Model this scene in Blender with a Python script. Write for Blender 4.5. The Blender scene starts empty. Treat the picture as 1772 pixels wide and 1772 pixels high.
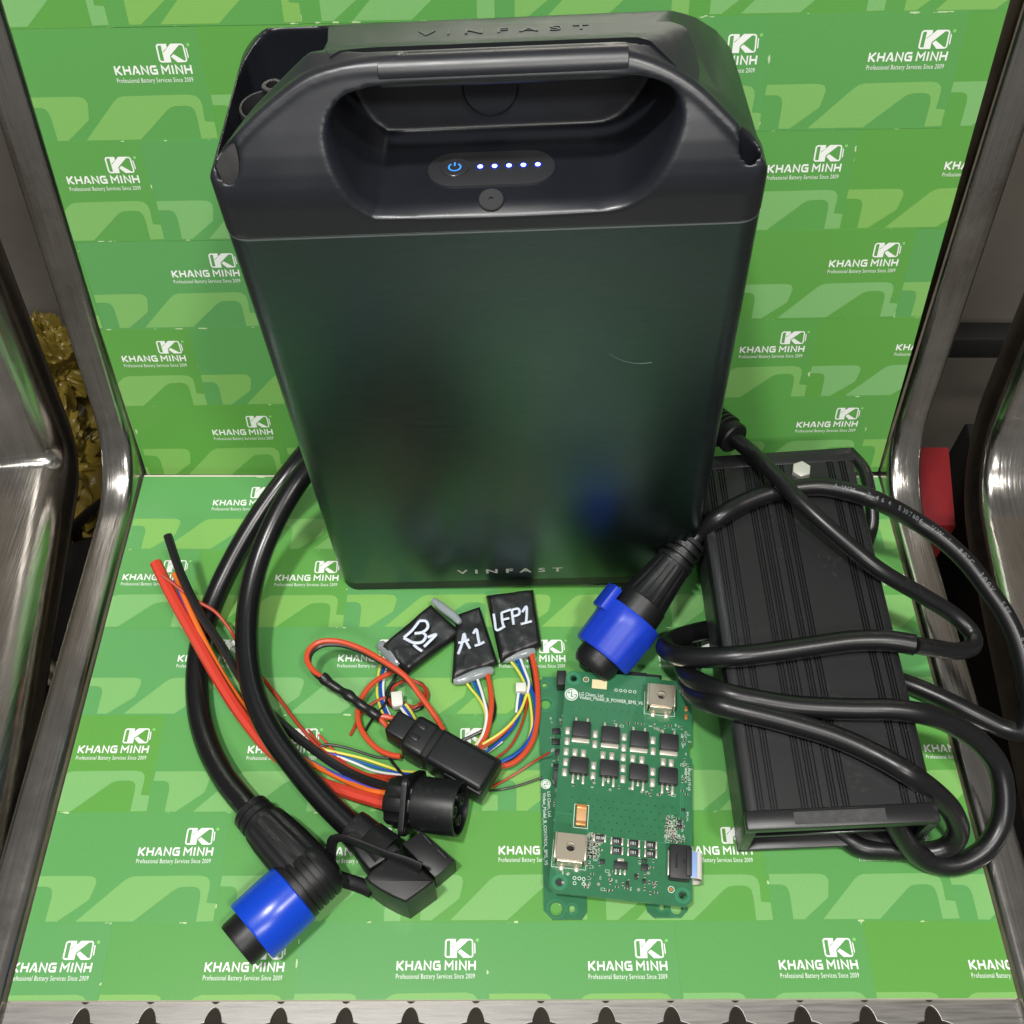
import bpy, bmesh, math, random
from mathutils import Vector, Matrix, noise
random.seed(7)
S = 0.001                      # every length below is written in millimetres
C = bpy.context.scene.collection
scene = bpy.context.scene
PI = math.pi
R = math.radians

# ------------------------------------------------------------------ camera
cd = bpy.data.cameras.new('camera'); co = bpy.data.objects.new('camera', cd); C.objects.link(co)
cd.sensor_fit = 'HORIZONTAL'; cd.sensor_width = 36; cd.lens = 36 * 1775.97 / 1772
cd.clip_start = 0.01; cd.clip_end = 50
co.matrix_world = Matrix.Translation(Vector((-4.64, -403.53, 516.87)) * S) @ (
    Matrix.Rotation(-0.012086, 4, 'Z') @ Matrix.Rotation(PI / 2 - 0.947635, 4, 'X') @ Matrix.Rotation(0.010458, 4, 'Z'))
scene.camera = co

# ------------------------------------------------------------------ light
w = bpy.data.worlds.new('World'); scene.world = w; w.use_nodes = True
bg = w.node_tree.nodes['Background']; bg.inputs[0].default_value = (1.0, 0.98, 0.94, 1); bg.inputs[1].default_value = 0.16
def area(name, loc, target, sx, sy, watts, col):
    l = bpy.data.lights.new(name, 'AREA'); l.shape = 'RECTANGLE'; l.size = sx; l.size_y = sy; l.energy = watts; l.color = col
    o = bpy.data.objects.new(name, l); C.objects.link(o); o.location = loc
    o.rotation_euler = (Vector(target) - Vector(loc)).to_track_quat('-Z', 'Y').to_euler()
    return o
area('ceiling_or_fill_lamp', (-0.35, -0.55, 1.95), (0, -0.15, 0), 0.16, 0.10, 26, (1.0, 0.985, 0.95))
area('ceiling_or_fill_lamp', (0.55, -0.95, 2.00), (0, -0.1, 0.05), 0.22, 0.10, 17, (1.0, 0.97, 0.91))
area('ceiling_or_fill_lamp', (-0.9, -0.9, 2.00), (0, -0.1, 0.05), 0.9, 0.25, 3, (1.0, 0.98, 0.95))
area('ceiling_or_fill_lamp', (0.1, -2.1, 2.00), (0, 0, 0.1), 0.7, 0.2, 21, (1.0, 0.98, 0.94))  # added fill light, far in front, to brighten the upright faces
scene.view_settings.view_transform = 'Standard'; scene.view_settings.look = 'None'
scene.view_settings.exposure = 0.0; scene.view_settings.gamma = 1.0
scene.view_settings.use_curve_mapping = False

# ------------------------------------------------------------------ materials
def lin(c):
    return tuple((v / 12.92 if v <= 0.04045 else ((v + 0.055) / 1.055) ** 2.4) for v in (x / 255 for x in c)) + (1,)
MATS = {}
def mat(name, col, rough=0.5, metal=0.0, spec=0.5, var=0.0, vscale=200, bump=0.0, bscale=800, rvar=0.0, trans=0.0,
        emit=None, estr=0.0, objrand=0.0, stretch=(1, 1, 1), coat=0.0, alpha=1.0, dust=0.0, aniso=0.0):
    if name in MATS: return MATS[name]
    m = bpy.data.materials.new(name); m.use_nodes = True; MATS[name] = m
    nt = m.node_tree; b = nt.nodes['Principled BSDF']; N = nt.nodes.new; K = nt.links.new
    c = lin(col) if max(col) > 1.0001 else tuple(col) + (1,)
    b.inputs['Base Color'].default_value = c
    b.inputs['Roughness'].default_value = rough; b.inputs['Metallic'].default_value = metal
    b.inputs['Specular IOR Level'].default_value = spec; b.inputs['Coat Weight'].default_value = coat
    b.inputs['Transmission Weight'].default_value = trans; b.inputs['Alpha'].default_value = alpha
    b.inputs['Anisotropic'].default_value = aniso
    if emit: b.inputs['Emission Color'].default_value = lin(emit); b.inputs['Emission Strength'].default_value = estr
    tc = N('ShaderNodeTexCoord'); mp = N('ShaderNodeMapping'); mp.inputs['Scale'].default_value = stretch
    K(tc.outputs['Object'], mp.inputs[0])
    src = None
    if var or objrand:
        h = N('ShaderNodeHueSaturation'); h.inputs['Color'].default_value = c; K(h.outputs[0], b.inputs['Base Color'])
        if var:
            n = N('ShaderNodeTexNoise'); n.inputs['Scale'].default_value = vscale; n.inputs['Detail'].default_value = 6
            n.inputs['Roughness'].default_value = 0.65; K(mp.outputs[0], n.inputs[0])
            mr = N('ShaderNodeMapRange'); mr.inputs[1].default_value = 0.25; mr.inputs[2].default_value = 0.75
            mr.inputs[3].default_value = 1 - var; mr.inputs[4].default_value = 1 + var
            K(n.outputs[0], mr.inputs[0]); K(mr.outputs[0], h.inputs['Value'])
        if objrand:
            oi = N('ShaderNodeObjectInfo')
            m2 = N('ShaderNodeMapRange'); m2.inputs[3].default_value = 0.5 - objrand * 0.10; m2.inputs[4].default_value = 0.5 + objrand * 0.10
            K(oi.outputs['Random'], m2.inputs[0]); K(m2.outputs[0], h.inputs['Hue'])
            m3 = N('ShaderNodeMapRange'); m3.inputs[3].default_value = 1 + objrand * .6; m3.inputs[4].default_value = 1 - objrand * .6
            K(oi.outputs['Random'], m3.inputs[0]); K(m3.outputs[0], h.inputs['Saturation'])
    if dust:
        n = N('ShaderNodeTexNoise'); n.inputs['Scale'].default_value = 420; n.inputs['Detail'].default_value = 4; K(tc.outputs['Object'], n.inputs[0])
        n2 = N('ShaderNodeTexNoise'); n2.inputs['Scale'].default_value = 38; n2.inputs['Detail'].default_value = 3; K(tc.outputs['Object'], n2.inputs[0])
        mu = N('ShaderNodeMath'); mu.operation = 'MULTIPLY'; K(n.outputs[0], mu.inputs[0]); K(n2.outputs[0], mu.inputs[1])
        rp = N('ShaderNodeMapRange'); rp.inputs[1].default_value = 0.34; rp.inputs[2].default_value = 0.50; rp.inputs[4].default_value = dust
        K(mu.outputs[0], rp.inputs[0])
        mx = N('ShaderNodeMix'); mx.data_type = 'RGBA'; mx.inputs[7].default_value = lin((150, 145, 138))
        if b.inputs['Base Color'].is_linked: K(b.inputs['Base Color'].links[0].from_socket, mx.inputs[6])
        else: mx.inputs[6].default_value = c
        K(rp.outputs[0], mx.inputs[0]); K(mx.outputs[2], b.inputs['Base Color'])
    if rvar:
        n = N('ShaderNodeTexNoise'); n.inputs['Scale'].default_value = vscale * 0.6; n.inputs['Detail'].default_value = 8
        K(mp.outputs[0], n.inputs[0])
        mr = N('ShaderNodeMapRange'); mr.inputs[1].default_value = 0.3; mr.inputs[2].default_value = 0.7
        mr.inputs[3].default_value = max(0.02, rough - rvar); mr.inputs[4].default_value = rough + rvar
        K(n.outputs[0], mr.inputs[0]); K(mr.outputs[0], b.inputs['Roughness'])
    if bump:
        n = N('ShaderNodeTexNoise'); n.inputs['Scale'].default_value = bscale; n.inputs['Detail'].default_value = 4
        K(mp.outputs[0], n.inputs[0])
        bp = N('ShaderNodeBump'); bp.inputs['Strength'].default_value = bump; bp.inputs['Distance'].default_value = 0.0004
        K(n.outputs[0], bp.inputs['Height']); K(bp.outputs[0], b.inputs['Normal'])
    return m

def card_material(name, col, chips):
    m = mat(name, col, rough=0.34, spec=0.45, var=0.045, vscale=900, bump=0.10, bscale=1500, objrand=0.16)
    if not chips: return m
    nt = m.node_tree; N = nt.nodes.new; K = nt.links.new; b = nt.nodes['Principled BSDF']
    # white chips worn out of the print along the card's own edges
    tc = N('ShaderNodeTexCoord'); sp = N('ShaderNodeSeparateXYZ'); K(tc.outputs['Object'], sp.inputs[0])
    def edge(sock, full):
        a = N('ShaderNodeMath'); a.operation = 'SUBTRACT'; a.inputs[1].default_value = full / 2 * S; K(sock, a.inputs[0])
        a2 = N('ShaderNodeMath'); a2.operation = 'ABSOLUTE'; K(a.outputs[0], a2.inputs[0])
        a3 = N('ShaderNodeMath'); a3.operation = 'SUBTRACT'; a3.inputs[0].default_value = full / 2 * S; K(a2.outputs[0], a3.inputs[1])
        return a3.outputs[0]
    ng = N('ShaderNodeMath'); ng.operation = 'MULTIPLY'; ng.inputs[1].default_value = -1; K(sp.outputs[1], ng.inputs[0])
    mn = N('ShaderNodeMath'); mn.operation = 'MINIMUM'; K(edge(sp.outputs[0], 90), mn.inputs[0]); K(edge(ng.outputs[0], 53.9), mn.inputs[1])
    oi = N('ShaderNodeObjectInfo'); ad = N('ShaderNodeVectorMath'); ad.operation = 'ADD'; K(tc.outputs['Object'], ad.inputs[0]); K(oi.outputs['Location'], ad.inputs[1])
    n1 = N('ShaderNodeTexNoise'); n1.inputs['Scale'].default_value = 110; n1.inputs['Detail'].default_value = 5; K(ad.outputs[0], n1.inputs[0])
    wd = N('ShaderNodeMapRange'); wd.inputs[1].default_value = 0.60; wd.inputs[2].default_value = 0.80; wd.inputs[3].default_value = 0.00002; wd.inputs[4].default_value = 0.0011
    K(n1.outputs[0], wd.inputs[0])
    lt = N('ShaderNodeMath'); lt.operation = 'LESS_THAN'; K(mn.outputs[0], lt.inputs[0]); K(wd.outputs[0], lt.inputs[1])
    gt = N('ShaderNodeMath'); gt.operation = 'GREATER_THAN'; gt.inputs[1].default_value = 0.64; K(n1.outputs[0], gt.inputs[0])
    ml = N('ShaderNodeMath'); ml.operation = 'MULTIPLY'; K(lt.outputs[0], ml.inputs[0]); K(gt.outputs[0], ml.inputs[1])
    mx = N('ShaderNodeMix'); mx.data_type = 'RGBA'; mx.inputs[7].default_value = lin((190, 212, 165))
    K(b.inputs['Base Color'].links[0].from_socket, mx.inputs[6]); K(ml.outputs[0], mx.inputs[0]); K(mx.outputs[2], b.inputs['Base Color'])
    return m

def steel_material():
    m = bpy.data.materials.new('brushed_steel'); m.use_nodes = True; MATS['steel'] = m
    nt = m.node_tree; N = nt.nodes.new; K = nt.links.new; b = nt.nodes['Principled BSDF']
    b.inputs['Metallic'].default_value = 1; b.inputs['Base Color'].default_value = (0.56, 0.535, 0.50, 1)
    tc = N('ShaderNodeTexCoord'); mp = N('ShaderNodeMapping'); mp.inputs['Scale'].default_value = (900, 22, 22); K(tc.outputs['Object'], mp.inputs[0])
    n = N('ShaderNodeTexNoise'); n.inputs['Scale'].default_value = 1; n.inputs['Detail'].default_value = 5; K(mp.outputs[0], n.inputs[0])
    n2 = N('ShaderNodeTexNoise'); n2.inputs['Scale'].default_value = 26; n2.inputs['Detail'].default_value = 8; n2.inputs['Roughness'].default_value = .7; K(tc.outputs['Object'], n2.inputs[0])
    mr = N('ShaderNodeMapRange'); mr.inputs[1].default_value = .3; mr.inputs[2].default_value = .75; mr.inputs[3].default_value = .13; mr.inputs[4].default_value = .27
    K(n2.outputs[0], mr.inputs[0]); K(mr.outputs[0], b.inputs['Roughness'])
    cr = N('ShaderNodeMapRange'); cr.inputs[1].default_value = .3; cr.inputs[2].default_value = .7; cr.inputs[3].default_value = .90; cr.inputs[4].default_value = 1.06
    K(n2.outputs[0], cr.inputs[0])
    hs = N('ShaderNodeHueSaturation'); hs.inputs['Color'].default_value = (0.56, 0.535, 0.50, 1); bl_ = N('ShaderNodeMapRange'); bl_.inputs[1].default_value = .3; bl_.inputs[2].default_value = .7; bl_.inputs[3].default_value = .84; bl_.inputs[4].default_value = 1.12; K(n.outputs[0], bl_.inputs[0]); mm_ = N('ShaderNodeMath'); mm_.operation = 'MULTIPLY'; K(cr.outputs[0], mm_.inputs[0]); K(bl_.outputs[0], mm_.inputs[1]); K(mm_.outputs[0], hs.inputs['Value']); K(hs.outputs[0], b.inputs['Base Color'])
    # fine scratches
    ms = N('ShaderNodeMapping'); ms.inputs['Rotation'].default_value = (0, 0, .5); ms.inputs['Scale'].default_value = (500, 12, 200); K(tc.outputs['Object'], ms.inputs[0])
    n3 = N('ShaderNodeTexNoise'); n3.inputs['Scale'].default_value = 1; n3.inputs['Detail'].default_value = 2; K(ms.outputs[0], n3.inputs[0])
    ad = N('ShaderNodeMath'); ad.operation = 'ADD'; K(n.outputs[0], ad.inputs[0]); K(n3.outputs[0], ad.inputs[1])
    bp = N('ShaderNodeBump'); bp.inputs['Strength'].default_value = .40; bp.inputs['Distance'].default_value = .0002
    K(ad.outputs[0], bp.inputs['Height']); K(bp.outputs[0], b.inputs['Normal'])
    return m
M_steel = steel_material()
M_satin = mat('satin_steel', (0.27, 0.26, 0.245), rough=0.42, metal=1.0, var=0.10, vscale=60, rvar=0.08, bump=0.06, bscale=300, stretch=(1, 20, 1))
M_card = card_material('card_green', (93, 159, 82), True)
M_pat = card_material('card_light_green', (126, 181, 102), False)
M_white = mat('print_white', (240, 243, 238), rough=0.4)
M_dot = mat('print_dot', (130, 205, 110), rough=0.4)
M_core = mat('board_core', (222, 214, 196), rough=0.8, var=0.1)
M_lid = mat('lid_plastic', (0.0105, 0.0122, 0.017), rough=0.36, spec=0.75, bump=0.08, bscale=2600, rvar=0.05, vscale=60)
M_lid2 = mat('lid_plate_plastic', (0.016, 0.018, 0.022), rough=0.38, bump=0.10, bscale=2600)
M_hole = mat('bore_black', (0.004, 0.004, 0.004), rough=0.7)
M_case = mat('case_anodised', (0.10, 0.145, 0.143), rough=0.33, metal=1.0, var=0.10, bump=0.05, bscale=260, stretch=(0.6, 1, 9), rvar=0.035, vscale=130)
M_silver = mat('silver_print', (178, 178, 168), rough=0.5)
M_seam = mat('bright_seam', (150, 158, 160), rough=0.3, metal=0.8)
M_black = mat('black_plastic', (0.0075, 0.008, 0.009), rough=0.40, spec=0.42, bump=0.1, bscale=2000, dust=0.03)
M_gloss = mat('black_gloss', (0.008, 0.008, 0.009), rough=0.18)
M_rubber = mat('black_rubber', (0.008, 0.008, 0.009), rough=0.42, spec=0.42, bump=0.12, bscale=1500, dust=0.03)
M_cord = mat('cord_sheath', (0.0075, 0.0075, 0.0085), rough=0.33, bump=0.06, bscale=900, dust=0.05)
M_cable = mat('cable_sheath', (0.006, 0.006, 0.0068), rough=0.27, bump=0.03, bscale=600)
M_charger = mat('charger_anodised', (0.0115, 0.0118, 0.013), rough=0.36, metal=0.0, spec=0.5, bump=0.10, bscale=3000, dust=0.08)
M_blue = mat('blue_plastic', (10, 66, 196), rough=0.26, bump=0.02)
M_blue2 = mat('blue_plastic_matte', (24, 60, 190), rough=0.40, bump=0.08, var=.06)
M_pcb = mat('solder_mask', (50, 112, 76), rough=0.28, spec=0.5, var=0.10, vscale=120, coat=0.2)
M_pcb_d = mat('copper_pour', (58, 130, 96), rough=0.28, var=0.04)
M_pcb_e = mat('board_edge', (60, 105, 70), rough=0.7)
M_chip = mat('chip_epoxy', (0.018, 0.018, 0.02), rough=0.5, bump=0.06, bscale=3000)
M_tin = mat('tinned_metal', (222, 216, 202), rough=0.33, metal=0.55, bump=0.15, bscale=700)
M_nickel = mat('nickel_terminal', (206, 196, 176), rough=0.30, metal=0.75, bump=0.06, bscale=900)
M_cap = mat('capacitor_ceramic', (206, 160, 110), rough=0.5)
M_copper = mat('capacitor_end', (214, 142, 84), rough=0.35, metal=0.5)
M_silk = mat('silkscreen', (215, 225, 215), rough=0.6)
M_paper = mat('label_paper', (226, 214, 168), rough=0.7)
M_ink = mat('ink', (40, 40, 36), rough=0.7)
M_paint = mat('paint_marker', (205, 214, 228), rough=0.35, var=0.12, vscale=400)
M_shrink = mat('heat_shrink', (0.010, 0.010, 0.0105), rough=0.36, bump=0.5, bscale=160)
M_resin = mat('hot_glue', (176, 184, 188), rough=0.16, trans=0.4, bump=0.4, bscale=300)
M_wred = mat('wire_red', (204, 62, 44), rough=0.36)
M_wor = mat('wire_orange_red', (204, 76, 42), rough=0.34)
M_worange = mat('wire_orange', (228, 112, 40), rough=0.36)
M_wblk = mat('wire_black', (0.010, 0.010, 0.011), rough=0.32)
M_wyel = mat('wire_yellow', (222, 214, 86), rough=0.36)
M_wblu = mat('wire_blue', (20, 74, 170), rough=0.34)
M_wgrn = mat('wire_green', (26, 120, 92), rough=0.36)
M_wwht = mat('wire_white', (226, 230, 228), rough=0.38)
M_wvio = mat('wire_violet', (70, 78, 176), rough=0.36)
M_wrust = mat('wire_rust', (170, 56, 30), rough=0.36)
M_jst = mat('nylon_white', (222, 222, 212), rough=0.42)
M_led = mat('led_lit', (220, 230, 255), rough=0.3, emit=(120, 150, 255), estr=7.0)
M_icon = mat('power_icon_lit', (60, 140, 230), rough=0.4, emit=(40, 130, 235), estr=0.75)
M_wall = mat('painted_wall', (104, 98, 90), rough=0.75, var=0.16, vscale=9, bump=0.2, bscale=60)
M_floor = mat('floor_tile', (104, 97, 86), rough=0.5, var=0.25, vscale=14)
M_bag = mat('yellow_bag', (118, 102, 40), rough=0.32, var=0.3, vscale=30, bump=0.3, bscale=90)
M_redbox = mat('red_plastic', (140, 34, 40), rough=0.42, var=0.06)
M_darkcloth = mat('dark_cloth', (20, 24, 44), rough=0.9, var=0.3, vscale=60)
M_beige = mat('beige_plastic', (150, 128, 100), rough=0.6, var=0.15)
M_concrete = mat('concrete', (120, 112, 98), rough=0.85, var=0.3, vscale=70, bump=0.5, bscale=120)

# ------------------------------------------------------------------ mesh helpers
class MB:
    def __init__(s): s.v = []; s.f = []
    def add(s, vs, fs):
        o = len(s.v); s.v += [tuple(v) for v in vs]; s.f += [tuple(i + o for i in f) for f in fs]; return s
    def xf(s, M):
        s.v = [tuple(M @ Vector(v)) for v in s.v]; return s
    def merge(s, o): return s.add(o.v, o.f)

def box(x0, x1, y0, y1, z0, z1, bev=0.0, seg=2):
    bm = bmesh.new(); bmesh.ops.create_cube(bm, size=1)
    for v in bm.verts:
        v.co = Vector(((x0 + x1) / 2 + v.co.x * (x1 - x0), (y0 + y1) / 2 + v.co.y * (y1 - y0), (z0 + z1) / 2 + v.co.z * (z1 - z0)))
    if bev: bmesh.ops.bevel(bm, geom=bm.edges[:], offset=bev, segments=seg, affect='EDGES', profile=0.5)
    return from_bm(bm)
def from_bm(bm):
    bm.verts.index_update(); m = MB(); m.add([v.co[:] for v in bm.verts], [[v.index for v in f.verts] for f in bm.faces]); bm.free(); return m
def prism(poly, z0, z1, bev=0.0, seg=2, frame=None):
    """polygon in xy extruded along z; frame maps (a,b,c)->xyz"""
    bm = bmesh.new(); vs = [bm.verts.new((p[0], p[1], z0)) for p in poly]; f = bm.faces.new(vs)
    f.normal_update()
    if f.normal.z > 0: f.normal_flip()
    r = bmesh.ops.extrude_face_region(bm, geom=[f]); top = [g for g in r['geom'] if isinstance(g, bmesh.types.BMVert)]
    for v in top: v.co.z = z1
    bm.normal_update(); bmesh.ops.recalc_face_normals(bm, faces=bm.faces[:])
    if bev:
        ed = [e for e in bm.edges if abs(e.verts[0].co.z - z1) < 1e-6 and abs(e.verts[1].co.z - z1) < 1e-6]
        bmesh.ops.bevel(bm, geom=ed, offset=bev, segments=seg, affect='EDGES', profile=0.5)
    m = from_bm(bm)
    if frame: m.v = [frame(*v) for v in m.v]
    return m
def rrect(x0, x1, y0, y1, r, n=6):
    out = []
    for cx, cy, a in ((x1 - r, y1 - r, 0), (x0 + r, y1 - r, 90), (x0 + r, y0 + r, 180), (x1 - r, y0 + r, 270)):
        for i in range(n + 1):
            t = R(a + 90 * i / n); out.append((cx + r * math.cos(t), cy + r * math.sin(t)))
    return out
def circle(cx, cy, r, n=24, r2=None): return [(cx + r * math.cos(2 * PI * i / n), cy + (r2 or r) * math.sin(2 * PI * i / n)) for i in range(n)]
def spline(P, step=2.5):
    P = [Vector(p) for p in P]
    if len(P) < 3:
        n = max(1, int((P[1] - P[0]).length / step)); return [P[0].lerp(P[1], i / n) for i in range(n + 1)]
    Q = [P[0] * 2 - P[1]] + P + [P[-1] * 2 - P[-2]]; out = []
    for i in range(1, len(Q) - 2):
        a, b, c, d = Q[i - 1:i + 3]; n = max(2, int((c - b).length / step))
        ta = (b - a).length ** .5 or 1e-3; tb = (c - b).length ** .5 or 1e-3; tc_ = (d - c).length ** .5 or 1e-3
        m1 = (b - a) / ta - (c - a) / (ta + tb) + (c - b) / tb; m2 = (c - b) / tb - (d - b) / (tb + tc_) + (d - c) / tc_
        m1 *= tb; m2 *= tb
        for k in range(n):
            t = k / n; t2 = t * t; t3 = t2 * t
            out.append(b * (2 * t3 - 3 * t2 + 1) + m1 * (t3 - 2 * t2 + t) + c * (-2 * t3 + 3 * t2) + m2 * (t3 - t2))
    out.append(P[-1]); return out
def frames(P):
    T = []
    for i in range(len(P)):
        a = P[max(0, i - 1)]; b = P[min(len(P) - 1, i + 1)]; T.append((b - a).normalized())
    n = Vector((0, 0, 1)); n = (n - T[0] * n.dot(T[0]))
    if n.length < 1e-3: n = Vector((0, 1, 0)) - T[0] * T[0].y
    n.normalize(); F = []
    for t in T:
        n = (n - t * n.dot(t)).normalized(); F.append((t, n, t.cross(n)))
    return F
def tube(P, r, sides=12, step=2.5, raw=False, rf=None, flat=1.0):
    P = [Vector(p) for p in P] if raw else spline(P, step)
    F = frames(P); m = MB(); vs = []; fs = []
    for i, (p, (t, n, b)) in enumerate(zip(P, F)):
        rr = rf(i / (len(P) - 1)) * r if rf else r
        for k in range(sides):
            a = 2 * PI * k / sides; vs.append(p + n * (rr * flat * math.sin(a)) + b * (rr * math.cos(a)))
    for i in range(len(P) - 1):
        for k in range(sides):
            k2 = (k + 1) % sides; fs.append((i * sides + k, i * sides + k2, (i + 1) * sides + k2, (i + 1) * sides + k))
    fs.append(tuple(range(sides))[::-1]); fs.append(tuple((len(P) - 1) * sides + k for k in range(sides)))
    return m.add(vs, fs)
def lathe(prof, O, A, n=32, ref=None, sq=None):
    """prof [(t,r)] along unit axis A from O"""
    O = Vector(O); A = Vector(A).normalized(); u = Vector(ref) if ref else (Vector((0, 0, 1)) if abs(A.z) < .9 else Vector((0, 1, 0)))
    u = (u - A * u.dot(A)).normalized(); v = A.cross(u); vs = []; fs = []
    for t, r in prof:
        for k in range(n):
            a = 2 * PI * k / n; rr = r * (sq(a, t) if sq else 1); vs.append(O + A * t + u * (rr * math.cos(a)) + v * (rr * math.sin(a)))
    for i in range(len(prof) - 1):
        for k in range(n):
            k2 = (k + 1) % n; fs.append((i * n + k, i * n + k2, (i + 1) * n + k2, (i + 1) * n + k))
    fs.append(tuple(range(n))[::-1]); fs.append(tuple((len(prof) - 1) * n + k for k in range(n)))
    return MB().add(vs, fs)
def basis(O, A, up=(0, 0, 1)):
    A = Vector(A).normalized(); u = Vector(up); u = (u - A * u.dot(A)).normalized(); s_ = A.cross(u) * -1
    M = Matrix((A, u.cross(A), u)).transposed().to_4x4(); M.translation = Vector(O); return M      # local x along axis, z up

def mesh(name, m, mt, sharp=38):
    me = bpy.data.meshes.new(name); me.from_pydata([(v[0] * S, v[1] * S, v[2] * S) for v in m.v], [], m.f)
    me.materials.append(mt)
    bm = bmesh.new(); bm.from_mesh(me); bmesh.ops.recalc_face_normals(bm, faces=bm.faces[:]) if len(bm.faces) < 60000 else None
    for f in bm.faces: f.smooth = True
    ca = math.cos(R(sharp))
    for e in bm.edges:
        if len(e.link_faces) == 2:
            e.smooth = e.link_faces[0].normal.dot(e.link_faces[1].normal) > ca
    bm.to_mesh(me); bm.free(); return me
def keep(o, parent):
    o.parent = parent; o.matrix_parent_inverse = PW[parent].inverted() if parent in PW else Matrix()
PW = {}
def obj(name, m, mt, parent=None, sharp=38, label=None, kind=None):
    me = m if isinstance(m, bpy.types.Mesh) else mesh(name, m, mt, sharp)
    o = bpy.data.objects.new(name, me); C.objects.link(o)
    if parent:
        o.parent = parent; o.matrix_parent_inverse = PW.get(parent, Matrix()).inverted()
    if label: o['label'] = label
    if kind: o['kind'] = kind
    return o
def thing(name, label, cat, loc=(0, 0, 0), group=None, M=None):
    o = bpy.data.objects.new(name, None); C.objects.link(o); o.empty_display_size = 0.02
    if M is None: M = Matrix.Translation(Vector(loc) * S)
    o.matrix_world = M; PW[o] = M.copy(); o['label'] = label; o['category'] = cat
    if group: o['group'] = group
    return o
def localthing(name, label, cat, M, group=None):
    """children are given in the thing's own frame"""
    t = thing(name, label, cat, M=M, group=group); PW[t] = Matrix(); return t
def tag(o, label, cat, group=None):
    o['label'] = label; o['category'] = cat
    if group: o['group'] = group
    return o
def text(body, size, width=None, bold=0.0, space=1.0, shear=0.0, align='LEFT', res=2):
    """flat text as (verts, faces) in mm, baseline at y=0; width rescales x"""
    cu = bpy.data.curves.new('t', 'FONT'); cu.body = body; cu.size = size; cu.resolution_u = res; cu.space_character = space; cu.shear = shear
    cu.offset = bold; cu.fill_mode = 'FRONT'
    o = bpy.data.objects.new('t', cu); me = bpy.data.meshes.new_from_object(o)
    vs = [v.co.copy() for v in me.vertices]; fs = [tuple(p.vertices) for p in me.polygons]
    bpy.data.objects.remove(o); bpy.data.curves.remove(cu); bpy.data.meshes.remove(me)
    if not vs: return MB()
    x0 = min(v.x for v in vs); x1 = max(v.x for v in vs); k = (width / (x1 - x0)) if width else 1
    off = {'LEFT': 0, 'CENTER': -(x1 - x0) * k / 2, 'RIGHT': -(x1 - x0) * k}[align]
    return MB().add([((v.x - x0) * k + off, v.y, 0) for v in vs], fs)
def flatpoly(poly, z=0.0):
    bm = bmesh.new(); bm.faces.new([bm.verts.new((p[0], p[1], z)) for p in poly]); bmesh.ops.triangulate(bm, faces=bm.faces[:]); return from_bm(bm)
def ribbon(pts, wd, z=0.0):
    """flat stroke polyline with mitred joints in xy"""
    P = [Vector((p[0], p[1])) for p in pts]; Lf = []; Rt = []
    for i, p in enumerate(P):
        a = (P[i] - P[i - 1]).normalized() if i else None; b = (P[i + 1] - P[i]).normalized() if i < len(P) - 1 else None
        t = (a or b) if not (a and b) else (a + b).normalized(); n = Vector((-t.y, t.x)); k = 1.0
        if a and b: k = min(1.8, 1 / max(0.3, n.dot(Vector((-a.y, a.x)))))
        Lf.append(p + n * wd / 2 * k); Rt.append(p - n * wd / 2 * k)
    m = MB(); n = len(P); m.add([(q.x, q.y, z) for q in Lf] + [(q.x, q.y, z) for q in Rt], [(i + n, i + 1 + n, i + 1, i) for i in range(n - 1)]); return m
def evaluated(ob):
    bpy.context.view_layer.update(); dg = bpy.context.evaluated_depsgraph_get()
    me = bpy.data.meshes.new_from_object(ob.evaluated_get(dg)); return me
def tmp(m):
    me = bpy.data.meshes.new('tmp'); me.from_pydata(m.v, [], m.f); bm = bmesh.new(); bm.from_mesh(me); bmesh.ops.recalc_face_normals(bm, faces=bm.faces[:]); bm.to_mesh(me); bm.free()
    o = bpy.data.objects.new('tmp', me); C.objects.link(o); return o
def csg(base, ops, remesh=None, smooth=0):
    a = tmp(base); tm = [a]
    for kind, m in ops:
        b = tmp(m); tm.append(b); md = a.modifiers.new('b', 'BOOLEAN'); md.operation = kind; md.object = b; md.solver = 'EXACT'
    if remesh:
        md = a.modifiers.new('r', 'REMESH'); md.mode = 'VOXEL'; md.voxel_size = remesh; md.adaptivity = 0
        if smooth: md = a.modifiers.new('s', 'SMOOTH'); md.factor = 0.5; md.iterations = smooth
    me = evaluated(a); out = MB().add([v.co[:] for v in me.vertices], [tuple(p.vertices) for p in me.polygons])
    bpy.data.meshes.remove(me)
    for t in tm: d = t.data; bpy.data.objects.remove(t); bpy.data.meshes.remove(d)
    return out

# ------------------------------------------------------------------ setting: floor and wall seen through the gaps
o = obj('floor', MB().add([(-3000, -3000, -430), (3000, -3000, -430), (3000, 320, -430), (-3000, 320, -430)], [(0, 1, 2, 3)]), M_floor, kind='structure')
o = obj('wall', MB().add([(-3000, 320, -430), (3000, 320, -430), (3000, 320, 900), (-3000, 320, 900)], [(0, 1, 2, 3)]), M_wall, kind='structure')

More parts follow.
